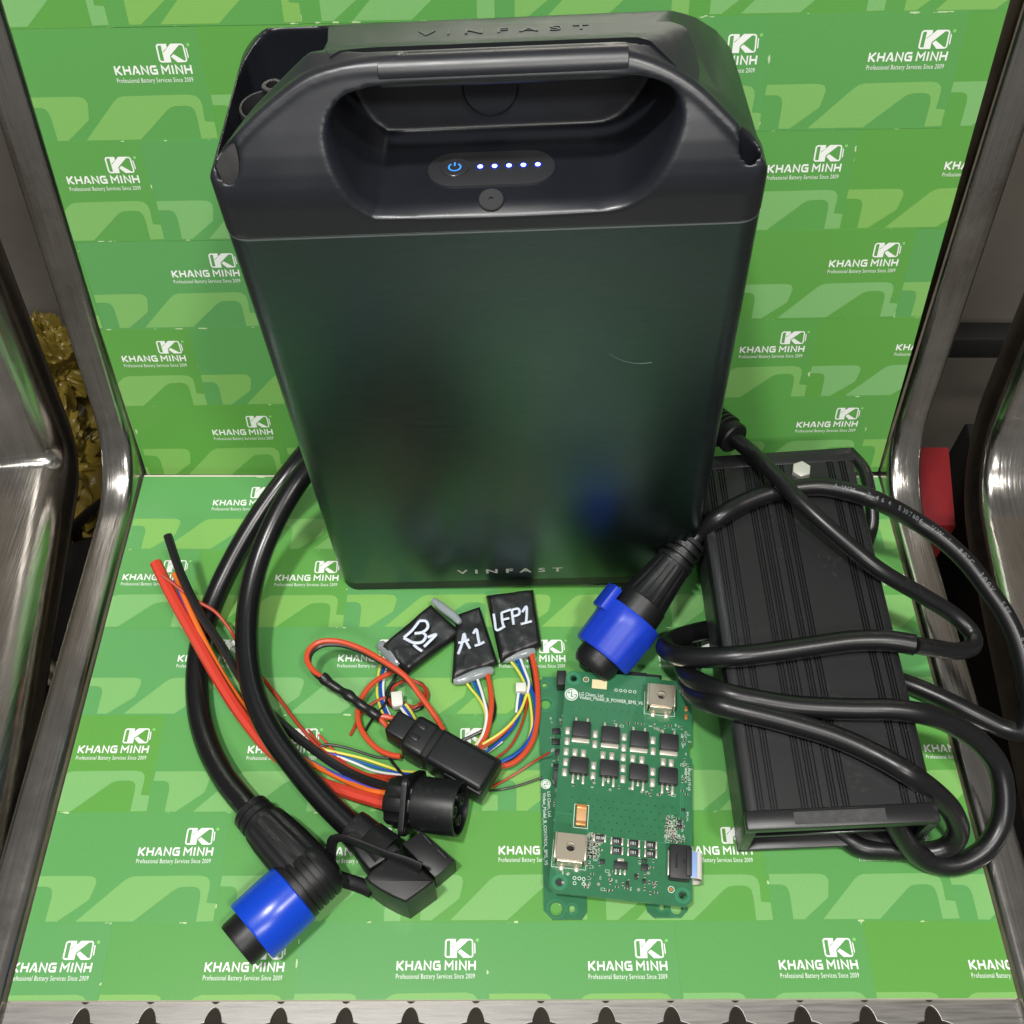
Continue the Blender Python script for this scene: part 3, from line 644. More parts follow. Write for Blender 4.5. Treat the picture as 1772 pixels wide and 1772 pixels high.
cordC = [(100.4,-135.6,7),(95,-147.4,14),(91.8,-161,26),(93.1,-175.5,39),(99.7,-186.1,52.1),(108.6,-189.5,53.4),(126.5,-194.9,54.6),(153,-204.5,56.2),(169.7,-213.6,57),(183.4,-223.4,57.9),(199.9,-229.8,46),(211.5,-234.1,32),(216.8,-238.8,20),(214.7,-242.7,12),(207.4,-244.6,8),(197.7,-243.4,6),(184.4,-242.6,5.6),(172.9,-241.5,5.6),(162.7,-233.9,5.6)]
cordD = [(96.5,-87.9,46),(102.9,-82.1,50),(110.8,-80.6,61.1),(123.7,-72.9,63.4),(140.4,-66.5,65.4),(152.9,-64.2,66.7),(169.2,-63.7,68.2),(183.7,-68,69.1),(195.3,-73.5,69.7),(220.1,-76.9,56),(235.2,-87.3,52),(247.3,-100.1,48),(255.8,-113.9,44),(263.2,-127.8,40),(268.6,-143,34),(271.4,-159.4,26),(272.5,-173.9,18),(268.3,-182.5,11),(261.6,-179.9,8),(251.3,-173.4,7.5),(237.7,-165.2,8),(227.7,-158.6,7),(217,-152.3,5.6),(204.7,-147.4,5.6)]
wobj('cord', tube(cordA, 4.5, 14), M_cord, chg)
wobj('cord', tube(cordA2, 5.4, 14), M_cord, chg)
wobj('cord', tube(cordB, 5.4, 14), M_cord, chg)
wobj('cord', tube(cordC, 5.4, 14), M_cord, chg)
oD = wobj('cord', tube(cordD, 5.2, 14), M_cord, chg)
side = [(208.9,-1.7,22),(215.4,-15.4,22),(216.2,-35.1,20),(215.9,-50.1,14),(212.3,-60.7,8)]
wobj('cord', tube(side, 4.0, 12), M_cord, chg)
# boot of the cord beside the battery
bA = Vector(cordA[0]); bB = Vector(cordA[1]); ax = (Vector(cordA[2]) - bA).normalized(); cen = Vector(cordA[1])
rib = []
for k in range(5): rib += [(-17 + k * 3.2, 9.6 + k * .12), (-15.2 + k * 3.2, 9.6 + k * .12), (-15.0 + k * 3.2, 8.4), (-14.0 + k * 3.2, 8.4)]
wobj('cord_boot', lathe([(-46, 9), (-45, 11.5), (-18, 11.5)] + rib + [(-1, 9.0), (4, 9.3), (5, 8.4), (5, 4.4)], cen, ax, 32), M_rubber, chg)
# print along cord D
def text_on(path, body, start, size, lift, side=0.0, gap=1.0):
    P = spline(path, 1.0); F = frames(P); acc = [0]
    for i in range(1, len(P)): acc.append(acc[-1] + (P[i] - P[i - 1]).length)
    m = MB(); s_ = start
    for ch in body:
        if ch == ' ': s_ += size * .75; continue
        t = text(ch, size, space=1)
        if not t.v: continue
        wdt = max(v[0] for v in t.v)
        c = s_ + wdt / 2; i = min(range(len(acc)), key=lambda k: abs(acc[k] - c)); p = P[i]; tt = F[i][0]
        up = Vector((0, -.42, .9)); up = (up - tt * up.dot(tt)).normalized(); sd = up.cross(tt)
        for v in t.v: pass
        vs = []
        for v in t.v:
            yy = v[1] - size * .35; a = yy / lift
            vs.append(p + tt * (v[0] - wdt / 2) + sd * (math.sin(a) * lift) + up * (math.cos(a) * lift))
        m.add(vs, t.f); s_ += wdt + size * .22 * gap
    return m
cprint = mat('cord_print', (120, 124, 128), rough=.6)
wobj('cord_print', text_on(cordD, 'AWM  2464  E307606  VW-1  80°C  300V  SEE  ---BOXCON---', 92, 3.8, 5.26, gap=1.5), cprint, oD)
# round plug with the blue collar, leaning on the charger
Aq = Vector([(98.7,-84.8,46)][0]); Bq = Vector([(39.5,-150.4,13)][0]); axq = (Bq - Aq).normalized(); Ln = (Bq - Aq).length
plug = wobj('plug', lathe([(0, 6), (0, 9.4), (2.4, 9.8), (2.6, 7.6), (4.4, 7.6), (4.6, 10), (7, 10.1), (7.2, 7.9), (9.0, 7.9), (9.2, 10.3), (11.6, 10.4), (11.8, 8.3), (13.4, 8.3), (13.6, 10.6), (16.0, 10.8), (16.2, 10.2), (18, 10.4), (30, 11.9), (42, 13.6), (43, 14.2), (56, 15.0), (60, 15.0)],
            Aq, axq, 112, sq=lambda a, t: 1 - (.05 if (18.5 < t < 42 and math.cos(a * 14) > .55) else 0)), M_rubber, chg, 25)
tl = Ln * .56
wobj('collar', lathe([(tl, 15.2), (tl, 17.2), (tl + 1, 17.8), (tl + 9, 17.8), (tl + 10, 17.5), (tl + 26, 17.0), (tl + 28, 16.2), (tl + 28, 13)], Aq, axq, 60,
            sq=lambda a, t: 1 + (.03 if (t > tl + 3 and math.cos(a * 8) > .4) else 0)), M_blue2, plug)
lt = Matrix(basis(Aq + axq * (tl - 2), axq))
tb = box(-4, 9, -6.5, 6.5, 15.5, 20.5, 1.2); tb.xf(Matrix.Identity(4))
sideq = Vector((0, 0, 1)).cross(axq).normalized()
wobj('latch', box(-5, 10, -6.5, 6.5, 15.8, 20.8, 1.2).xf(basis(Aq + axq * (tl - 1), axq, up=(-0.95, 0.1, .42))), M_blue2, plug)
wobj('plug_tip', lathe([(tl + 24, 12.4), (tl + 33, 12.4), (tl + 36, 11.6), (tl + 38, 10.0), (tl + 38, 8), (tl + 32, 7.8)], Aq, axq, 40), M_rubber, plug)

# ------------------------------------------------------------------ thick adapter cable with two end connectors
adp = thing('adapter_cable', 'thick black cable looped at left between a blue collared angled plug and a boxy plug', 'cable', (-120, -200, 0))
cabA = [(-82.8,-13.8,64),(-100.1,-16.7,58),(-118,-20.2,48),(-130.4,-29.7,38),(-147.7,-54,28),(-161.6,-81.1,19),(-171.5,-108.7,11),(-174.1,-134,7.5),(-170.5,-161.4,6.4),(-162,-184.5,7.5),(-147.9,-207,11),(-128.8,-228,15)]
cabB = [(-73.9,-23.3,80),(-93.5,-30.1,74),(-108,-39.1,66),(-122.2,-50.9,54),(-134.9,-70,42),(-142.8,-91.3,33),(-145.9,-115.2,26),(-143.5,-141.7,22),(-136.9,-164.6,20),(-126,-184.9,18),(-108.9,-206,16),(-90.4,-225.1,15),(-73.4,-240.1,15)]
obj('cable', tube(cabA, 6.3, 18), M_cable, adp); obj('cable', tube(cabB, 6.3, 18), M_cable, adp)
# angled plug
e0 = Vector([(-128.8,-228,15)][0]); e1 = Vector([(-94.7,-260,17)][0]); ea = (e1 - e0).normalized(); el = (e1 - e0).length
ap = obj('angled_plug', lathe([(-4, 6.4), (-4, 8.6), (-3, 9.6), (0, 9.8), (.3, 9.2), (1.6, 9.2), (1.9, 10), (4.2, 10.1), (4.5, 9.4), (6, 9.4), (6.3, 10.2), (9, 10.4)], e0, ea, 40), M_rubber, adp)
eb = MB().merge(lathe([(8, 9.2), (8.6, 10.8), (14, 11.6), (26, 12.4), (el - 2, 12.6), (el + 5, 11.4), (el + 9, 8.2), (el + 11, 4), (el + 11.5, .4)], e0, ea, 96, sq=lambda a, t: (1 + .10 * abs(math.sin(2 * a)) ** 1.5) * (1 - (.06 if (10 < t < 30 and math.cos(a * 12) > .5) else 0))))
obj('elbow', eb, M_rubber, ap, sharp=50)
k0 = Vector([(-92.6,-254.5,16.5)][0]); k1 = Vector([(-124.4,-286.5,16.5)][0]); ka = (k1 - k0).normalized()
gp_ = [(-4, 12)]
for i in range(4): gp_ += [(i * 3.4, 14.6), (i * 3.4 + 2.4, 14.6), (i * 3.4 + 2.7, 13.7), (i * 3.4 + 3.2, 13.7)]
obj('ribbed_neck', lathe(gp_ + [(13.6, 15.0), (17, 15.0)], k0, ka, 44), M_rubber, ap)
obj('collar', lathe([(16.4, 14.4), (16.4, 15.4), (17.0, 15.9), (24, 16.0), (40.5, 15.9), (41.4, 15.3), (41.4, 12)], k0, ka, 48), M_blue, ap)
obj('plug_tip', lathe([(40, 11.8), (48.5, 11.6), (50, 11), (50, 9.2), (44, 9)], k0, ka, 40), M_rubber, ap)
# boxy plug: hood, plug block and rubber cap on a strap
bx0 = Vector([(-77.1,-236.1,15)][0]); bx1 = Vector([(-55.6,-253.5,15)][0]); ba_ = (bx1 - bx0).normalized()
bp_ = obj('boxy_plug', lathe([(-3, 6.4), (-3, 8.4), (0, 8.8), (7, 8.8), (8, 9.6), (20, 10.4)], bx0, ba_, 24, sq=lambda a, t: 1 + .12 * abs(math.sin(2 * a))), M_black, adp)
q4 = [(-54.7,-243.3,18),(-45.3,-236.8,18),(-28.3,-251.3,18),(-37.8,-259.5,18)]
obj('plug_block', prism([(p[0], p[1]) for p in q4], 0.3, 18, .9), M_black, bp_)
for a_, b_ in (((1365,405,18.2),(1415,465,18.2)),((1455,500,18.2),(1510,560,18.2))): pass
sl = [(-44,-239.2,18.3),(-40,-243.8,18.3),(-36.8,-246.2,18.3),(-32.6,-250.3,18.3)]
for i in (0, 2):
    obj('slot', tube([sl[i], sl[i + 1]], .9, 8, flat=.4), M_rubber, bp_)
cq = [(-70.1,-257.9,24),(-65.8,-254,24),(-55.6,-252.3,24),(-47.3,-254.4,24),(-38.1,-262.1,24),(-50.6,-272.3,24),(-59.3,-266.8,24),(-65.9,-262,24)]
cqb = [(-69.8,-263.1,30),(-67.2,-259.6,30),(-54.5,-249.9,30),(-37.5,-263.8,30),(-37.4,-264.8,30),(-50,-273.9,30),(-56.3,-271.5,30),(-62.8,-268.2,30),(-67.1,-265.4,30)]
obj('rubber_cap', prism([(p[0], p[1]) for p in cqb], 0.3, 30, 1.3, 3), M_rubber, bp_)
hd = [(-82,-240.7,24),(-76.9,-236.7,24),(-66.4,-245.8,24),(-57.2,-244.8,24),(-53.7,-248,24),(-68.4,-257.9,24),(-73.8,-252.2,24)]
obj('hood', prism([(p[0], p[1]) for p in hd], 3, 24, 1.5, 3), M_black, bp_)
strap = [(-89.1,-253.1,8),(-87.8,-248.7,22),(-85.1,-245.5,32),(-80.1,-246.2,35),(-70.7,-249.3,35),(-59.2,-253.7,34.5),(-50.8,-256.3,33),(-43.7,-259.4,32)]
obj('strap', tube(strap, 3.6, 10, rf=lambda t: .75 + .55 * max(0, (t - .72) / .28), flat=.42), M_rubber, bp_)
obj('strap', tube([(-89.1,-253.1,8),(-85.9,-255.8,5),(-79.1,-258,5),(-73.4,-260.1,6),(-68.7,-262.5,7)], 3.6, 10, flat=.5), M_rubber, bp_)

# ------------------------------------------------------------------ wires helper
def wires(parent, specs):
    for r_, mt_, pts in specs: obj('wire', tube(pts, r_, 8, 1.6), mt_, parent)

# ------------------------------------------------------------------ round panel connector with cut pigtails
pan_c = thing('panel_connector', 'round black flanged panel socket with red black and orange cut wires running left', 'connector', (-60, -215, 0))
c0 = Vector([(-61.8,-220,14)][0]); c1 = Vector([(-26.3,-227.3,21)][0]); cax = (c1 - c0).normalized(); cl = (c1 - c0).length
sk2 = obj('socket_shell', lathe([(14.5, 12.6), (15, 13.4), (cl - .8, 13.6), (cl, 13.3), (cl, 12.2), (cl - 10, 12.0), (cl - 10, .2)], c0, cax, 48), M_black, pan_c)
obj('rear_gland', lathe([(0, 8), (0, 11.4), (1, 12), (9, 12.2), (14.6, 11.2)], c0, cax, 48, sq=lambda a, t: 1 - .10 * (math.cos(a * 6) > .55)), M_black, pan_c)
fm = basis(c0 + cax * 11.5, cax, up=(0.05, .85, .5))
fl = prism(rrect(-14.5, 14.5, -14.5, 14.5, 4, 5), -1.2, 1.6, .4, frame=lambda a, b, c: (c, a, b)).xf(fm); obj('flange', fl, M_black, pan_c)
for sx, sy in ((1, 1), (1, -1), (-1, 1), (-1, -1)):
    obj('flange_hole', lathe([(1.5, 1.7), (1.95, 1.7), (1.95, .1)], fm @ Vector((0, sx * 11.2, sy * 11.2)), cax, 14), M_hole, pan_c)
for a_, rr in ((.6, 4.6), (2.5, 4.2), (4.4, 4.8), (5.6, 2.6)):
    u_ = Vector((0, 0, 1)); u_ = (u_ - cax * u_.dot(cax)).normalized(); v_ = cax.cross(u_)
    q = c0 + cax * (cl - 10) + (u_ * math.cos(a_) + v_ * math.sin(a_)) * 6.4
    obj('contact_sleeve', lathe([(0, rr * .72), (8.6, rr * .72), (9.2, rr * .6), (9.2, rr * .42), (5, rr * .4), (5, .1)], q, cax, 20), M_black, sk2)
tri = [(-36.6,-222.6,28),(-36.5,-226,28),(-33.8,-224.5,28),(-36.6,-222.6,28)]
obj('embossed_arrow', tube(tri, .35, 6, raw=True), M_black, pan_c)
wr = [
 (3.3, M_wred, [(-199.6,-91.2,34),(-187.4,-111.3,28),(-172.5,-133.4,21),(-158.1,-154.4,13),(-144.3,-172.3,8),(-127.1,-190.3,4.5),(-104.2,-205.5,4.5),(-83.8,-213.8,7),(-60.8,-221.9,11)]),
 (2.4, M_wblk, [(-192.4,-79.7,44),(-183.1,-100.3,38),(-170.9,-121.2,30),(-157.4,-138.2,22),(-144.9,-154.6,10),(-126.3,-172.6,5),(-106.2,-188.5,4),(-83.5,-203.2,5),(-58.1,-214.7,14)]),
 (1.5, M_worange, [(-189.2,-96,30),(-177.2,-118.2,26),(-164.7,-139,17),(-152.8,-155.9,9),(-135.4,-175.4,4),(-112.1,-192.5,2),(-86.4,-206.2,3),(-73.4,-213,8),(-60.5,-216.3,12)]),
 (1.1, M_wvio, [(-189.4,-98.6,27),(-177.1,-121.4,24),(-165.3,-142,16),(-152.9,-160.5,8),(-143.8,-169.2,5),(-128.6,-181.6,3),(-99.3,-198.9,2),(-73.8,-210.4,6),(-60.9,-214.6,9)]),
 (1.0, M_wrust, [(-193.4,-100.9,36),(-187,-105.2,34),(-178.5,-110.8,31),(-172.1,-114.7,30),(-163.9,-118.2,26),(-155.6,-126.4,20),(-149.7,-134.8,9),(-140,-145.2,5),(-128.3,-158.6,4),(-113.9,-176,3),(-100.1,-189.7,3),(-80.6,-201.4,5),(-59.9,-212,15)])]
wires(pan_c, wr)
wires(pan_c, [
 (.62, M_wrust, [(-109.5,-177.4,3),(-103.3,-184.6,2),(-95.6,-190.3,1.5),(-87.1,-197,1.5),(-79.6,-201.3,2),(-69.9,-203.3,4),(-57.3,-207.2,12)]),
 (.62, M_wred, [(-103.6,-180.4,3),(-97.5,-186.3,2),(-91.4,-192.8,1.5),(-83.8,-199,1.5),(-74.7,-202.5,3),(-66.4,-205.3,6),(-57.6,-208.8,12)]),
 (.75, M_wyel, [(-101.6,-188.2,2.5),(-92.5,-189.9,1.5),(-80.4,-192.8,1.5),(-69,-196.8,2),(-59.1,-200.9,4),(-50,-203.7,9)]),
 (.75, M_wblu, [(-98.7,-190.1,2),(-86.7,-193.1,1.2),(-73.7,-197.4,1.5),(-62.3,-201.3,3),(-50.1,-204.3,8)]),
 (.75, M_wgrn, [(-99.6,-189.7,2),(-88.3,-193.1,1.2),(-76.8,-197.8,1.5),(-65.4,-201.7,3),(-55.4,-205.4,8)]),
 (.7, M_wwht, [(-102.1,-187.4,2.5),(-95.6,-190.7,1.5),(-90.6,-192.8,1.5),(-83.3,-195.7,1.5),(-73.4,-200.2,2.5),(-56.9,-205.5,9)]),
 (.7, M_wblk, [(-104.3,-188,3),(-99.8,-186.1,3),(-92.7,-186.5,2.5),(-82.2,-189.3,2),(-71.6,-192.6,2),(-60,-193.7,3)]),
 (.8, M_wblk, [(-66.7,-190.1,2),(-64.3,-194.7,3),(-59.8,-200.8,5),(-55.4,-207.2,12)])])

# ------------------------------------------------------------------ long inline connector with the shrink sleeved red-black loop
inl = thing('inline_connector', 'long two-part black connector lying under a red-black wire loop with a black shrink sleeve', 'connector', (-30, -200, 0))
i0 = Vector([(-60.3,-181.3,12)][0]); i1 = Vector([(-12.6,-209.7,12)][0]); ia = (i1 - i0).normalized(); il = (i1 - i0).length
IM = basis(i0, ia)
def seg_(x0, x1, w0, h0, bev, nm, parent, mt_=M_black): return obj(nm, box(x0, x1, -w0 / 2, w0 / 2, 12 - h0 / 2 - 12, 12 + h0 / 2 - 12, bev, 4).xf(IM), mt_, parent)
seg_(-4, 9, 13.5, 15, 1.5, 'rear_cap', inl); sh = seg_(7, 21.4, 20, 19.5, 3.0, 'locking_shell', inl); seg_(22, il + 1, 19.5, 19, 2.8, 'main_shell', inl)
seg_(il * .62, il + 1.5, 21.5, 13, 1.0, 'latch_rib', inl)
seg_(-5.5, 4, 9.0, 5, .6, 'rear_tab', inl)
for x_, y_ in ((9.5, 4.5), (9.5, -2.5)): obj('lock_tab', box(x_, x_ + 5.5, y_ - 1.6, y_ + 1.6, 9.3, 10.4, .4).xf(IM), M_black, sh)
obj('seam_groove', box(21.3, 22.1, -9.2, 9.2, -9, 9.0, 2.5).xf(IM), M_hole, inl)
loop1 = [(-36.9,-181,10),(-42.5,-173,14),(-49,-165.4,18),(-57.2,-155.5,21),(-68.9,-147.1,22),(-84.1,-138.2,22),(-96.7,-134.3,22),(-105.6,-135.1,22),(-110.4,-139.6,22),(-111.1,-145.2,21),(-107.4,-150.4,18),(-102.7,-152.9,15)]
loop2 = [(x + 1.1, y - 1.6, z - 1.4) for x, y, z in loop1]
sleeve = [(-103.6,-151.8,15.5),(-100.3,-154.4,13.5),(-95.8,-157.2,12),(-90.7,-160.3,12),(-86.3,-163.6,12.5),(-82,-167.1,12.5),(-77,-170.3,12),(-70.3,-175,12)]
wires(inl, [(1.55, M_wor, loop1), (1.35, M_wblk, loop2),
 (1.5, M_wor, [(-70.8,-173.8,12),(-67.2,-174.2,12),(-63.2,-175.3,12),(-57.4,-177.2,13)]), (1.3, M_wor, [(-70.8,-174.6,11),(-68,-177.6,10),(-64.5,-181.8,10),(-60.5,-186.9,12)]),
 (.8, M_wwht, [(-61.3,-165.9,8),(-58.8,-168.9,7),(-55.7,-173.2,8),(-52.8,-177.6,11)]), (.8, M_wblu, [(-59.7,-165.4,8),(-56.8,-168.9,7),(-53.9,-174.1,9),(-52,-178,11)]), (.8, M_wyel, [(-58.1,-165,8),(-55.2,-168.5,7),(-52.3,-174.1,9),(-51,-178.4,11)])])
obj('shrink_sleeve', tube(sleeve, 2.9, 12, 1.2, rf=lambda t: .92 + .16 * math.sin(t * 17) * (1 - t) + .10 * math.sin(t * 31)), M_shrink, inl)
jq = Vector([(-62.5,-162.8,8)][0])
js = obj('white_header', box(-3.0, 3.0, -3.9, 3.9, -3, 3, .5).xf(Matrix.Translation(jq) @ Matrix.Rotation(R(8), 4, 'Z')), M_jst, inl)
obj('header_rib', box(-2.4, 2.4, -4.6, -3.8, -2.4, 2.6, .2).xf(Matrix.Translation(jq) @ Matrix.Rotation(R(8), 4, 'Z')), M_jst, js)
wires(inl, [(.62, M_wrust, [(-14.1,-211.1,4),(-7.6,-207,2),(1.8,-201.4,2),(11.3,-195.6,4),(18.5,-194.4,12)]), (.62, M_wblk, [(-14.1,-211.8,4),(-7.5,-210.4,2),(2.6,-208.2,2),(15.1,-204.2,3)])])

# ------------------------------------------------------------------ three small wrapped modules
def module(label, quad, z0, th_, strokes, sw, glue, specs, tilt=(0, 0, 0, 0)):
    cx = sum(p[0] for p in quad) / 4; cy = sum(p[1] for p in quad) / 4
    t = thing('wrapped_module', label, 'module', (cx, cy, z0), 'wrapped modules with wires')
    q = [Vector(p) for p in quad]; n = 26; m = MB(); top = []; 
    sd = random.random() * 50
    def P(u, v):
        a = (q[0].lerp(q[1], u)).lerp(q[3].lerp(q[2], u), v); return a
    def hgt(u, v):
        zt = (tilt[0] * (1 - u) + tilt[1] * u) * (1 - v) + (tilt[3] * (1 - u) + tilt[2] * u) * v
        e = min(1, min(u, 1 - u) / .10) ; f = min(1, min(v, 1 - v) / .10)
        r_ = (math.sqrt(max(0, 1 - (1 - e) ** 2))) * (math.sqrt(max(0, 1 - (1 - f) ** 2)))
        p = P(u, v)
        wr_ = noise.noise(Vector((p.x * .10 + sd, p.y * .10, 0))) * .7 + (.5 - abs(noise.noise(Vector((p.x * .16 + sd, p.y * .05, 7))))) * .5 + noise.noise(Vector((p.x * .3 + sd, p.y * .3, 3))) * .25
        wr_ += .35 * math.sin((u * 9 + v * 4 + 2 * noise.noise(Vector((u * 3 + sd, v * 3, 1)))) * 2.2) * (1 - min(1, min(u, 1 - u) / .22))
        return zt, (th_ / 2) * (.25 + .75 * r_), wr_ * r_
    for layer in (1, -1):
        for i in range(n + 1):
            for j in range(n + 1):
                u, v = i / n, j / n; p = P(u, v); zt, hh_, w_ = hgt(u, v); m.v.append((p.x, p.y, z0 + zt + th_ / 2 + layer * hh_ + (w_ if layer > 0 else 0)))
    N1 = (n + 1) ** 2; idx = lambda l, i, j: l * N1 + i * (n + 1) + j
    for i in range(n):
        for j in range(n):
            m.f.append((idx(0, i, j), idx(0, i + 1, j), idx(0, i + 1, j + 1), idx(0, i, j + 1))); m.f.append((idx(1, i, j), idx(1, i, j + 1), idx(1, i + 1, j + 1), idx(1, i + 1, j)))
        m.f += [(idx(0, i, 0), idx(1, i, 0), idx(1, i + 1, 0), idx(0, i + 1, 0)), (idx(0, i, n), idx(0, i + 1, n), idx(1, i + 1, n), idx(1, i, n)), (idx(0, 0, i), idx(0, 0, i + 1), idx(1, 0, i + 1), idx(1, 0, i)), (idx(0, n, i), idx(1, n, i), idx(1, n, i + 1), idx(0, n, i + 1))]
    obj('shrink_wrap', m, M_shrink, t, sharp=70)
    for st in strokes: obj('painted_stroke', tube(st, sw, 8, .8, flat=.35), M_paint, t)
    for gpts, gr_ in glue: obj('glue_end', tube(gpts, gr_, 12, 1.2, flat=.8, rf=lambda u: .55 + .45 * math.sin(PI * min(1, max(0, u))) ** .5), M_resin, t)
    wires(t, specs); return t
ZS = 8.7
module('black wrapped module marked A1 in white, tucked between the other two', [(-32.5,-108.2,7.5),(-19,-102.8,7.5),(-8.3,-139.4,7.5),(-33.8,-150.3,7.5)], 0, 7.5,
  [[(-30.5,-135,8),(-28.8,-129.6,8.1),(-27.4,-122.2,8.1),(-26.3,-126.8,8.1),(-23.9,-131.6,8)], [(-30.6,-128,8.2),(-28,-127.3,8.2),(-24.6,-125.9,8.2)], [(-22.4,-122.2,8.1),(-20.7,-119.3,8.1),(-19.5,-124.9,8.1),(-18.7,-128.6,8)], [(-21.4,-129.7,8),(-18.7,-128.9,8.1),(-16.1,-127.3,8)]], .78,
  [([(-32.9,-149.7,4),(-27.6,-148.3,4),(-21,-145.9,4.5),(-15.2,-144,4.5),(-11.1,-142.6,4)], 3.3)],
  [(.75, M_wyel, [(-27.2,-147.6,3.5),(-23.8,-152.6,2.5),(-19,-159.1,3),(-15.4,-166.7,4),(-14.8,-172.8,4),(-16.4,-180.5,4),(-20.3,-186.4,3)]), (.75, M_wgrn, [(-24.3,-147.2,3.5),(-20.9,-153.3,2),(-17.2,-159.5,2),(-14.4,-166.2,3),(-14.3,-172.1,2.5),(-15.7,-178.8,2),(-18.8,-185.6,2)]), (.75, M_wblu, [(-23.1,-146.7,3.5),(-19.5,-153.5,2.5),(-16.1,-159.8,2.5),(-13.8,-167.1,3),(-14,-173.2,3),(-15.3,-180.1,3),(-18.2,-185.6,2)]),
   (.8, M_wwht, [(-20.4,-146.1,4),(-18,-153.6,4.5),(-15.7,-161.9,5),(-14.3,-168.9,5),(-14.9,-175.6,4.5),(-16.8,-182.2,4),(-19.6,-186.4,3)]), (1.5, M_wor, [(-14.4,-144.5,4.5),(-12.7,-152.7,4.5),(-11.8,-161.6,4.5),(-12.4,-170.2,4),(-14.2,-179.4,3.5),(-17.9,-187.7,3)]), (.85, M_wblk, [(-13.6,-144.6,3),(-11.7,-155.3,2.5),(-9.8,-165,2.2),(-11.1,-171.9,2),(-15.7,-177,1.8),(-21.7,-180.3,1.5),(-28,-183.5,1.5)])])
module('black wrapped module marked B1 in white, tilted over its neighbour, leftmost', [(-74.9,-130.2,8.5),(-47.1,-101.5,11),(-29,-120.1,14),(-58.3,-145.6,8.5)], 0.3, 7.8,
  [[(-52.7,-116.4,12.2),(-56.6,-121.8,11.2),(-61,-125.7,10)], [(-52.7,-116.2,12.4),(-48.7,-116.8,12.6),(-47.7,-120.5,12.3),(-50.6,-123.2,11.7),(-55,-123.6,11)], [(-50.6,-123.3,11.8),(-48.6,-125.4,11.7),(-50.4,-128.8,11),(-55,-129.2,10.5),(-61,-125.9,10)], [(-47.5,-126.5,11.9),(-42.9,-125,12.5),(-45.8,-128.2,11.6),(-49.4,-131.8,10.7)], [(-55.2,-130.3,10.4),(-52.9,-132.5,10.3),(-50.3,-134.3,10.2)]], .82,
  [([(-75.3,-127,5),(-71.7,-129.8,5),(-67.2,-134.5,5),(-62.7,-140.1,5)], 3.8), ([(-45.8,-100.8,9),(-38.6,-107.8,10.5),(-33.3,-112.8,11.5),(-29.8,-117.5,12)], 2.6)],
  [(.75, M_wyel, [(-72.1,-135.5,5),(-74,-140.9,3),(-74.9,-149.6,2),(-74.2,-157.7,2),(-71.4,-166.2,3),(-67.2,-173.6,4),(-61.6,-180.1,8)]), (.75, M_wgrn, [(-71.3,-136.4,5),(-72.9,-142.5,2.5),(-73.9,-151.2,1.5),(-72.6,-160.2,1.5),(-69.3,-168.3,2),(-64.7,-174.9,4),(-60.5,-179.7,8)]), (1.0, M_wblu, [(-70.4,-136.9,5),(-71.8,-143,3.5),(-72.7,-151.7,2.5),(-71.3,-160.6,2.5),(-67.9,-169,3.5),(-63.7,-175.8,6),(-60,-179.2,9)]), (.75, M_wwht, [(-69.3,-138.3,5),(-70.3,-142.1,3.5),(-71.3,-148.3,3),(-71.2,-155.1,2.2),(-69.8,-162.2,2),(-65.9,-170.5,3)]),
   (1.5, M_wor, [(-64.5,-143.6,5.5),(-69.6,-146.6,6),(-76.5,-152.1,7),(-81.6,-160.1,7),(-83.6,-168.4,6),(-82.2,-175.7,5),(-77.7,-183,4),(-70.9,-189.3,4),(-64.3,-192.5,5),(-59,-193.9,6)]),
   (.75, M_wblk, [(-63,-143.3,4),(-66.4,-149.2,3),(-69.4,-155.9,2),(-68.1,-162.2,2),(-61.4,-165.3,2),(-52.4,-166,2.5),(-47.7,-160.9,3),(-47.3,-154.9,3.5),(-50.6,-150.6,4),(-57.2,-149.5,4.5),(-63.7,-151.1,5),(-67.5,-155.6,5),(-69.5,-163.1,4),(-75.3,-170.1,2),(-79.6,-177.9,1.2)]),
   (.85, M_wrust, [(-62.1,-143.7,4),(-54.7,-149.9,4.5),(-48.9,-152.4,4),(-46.6,-157.1,3.5),(-48.9,-162.7,3),(-54.9,-164.2,3),(-63.1,-160,5),(-65.8,-155.2,6),(-60.3,-150.7,6),(-53,-150.2,5),(-48.3,-154.9,4.5),(-50,-162.2,4),(-58,-166.2,3),(-65.5,-163.5,3),(-68.6,-159.3,3.5),(-76.2,-162.2,3),(-83,-169.2,2),(-85.7,-176.6,1.2),(-87.2,-180,1)])])
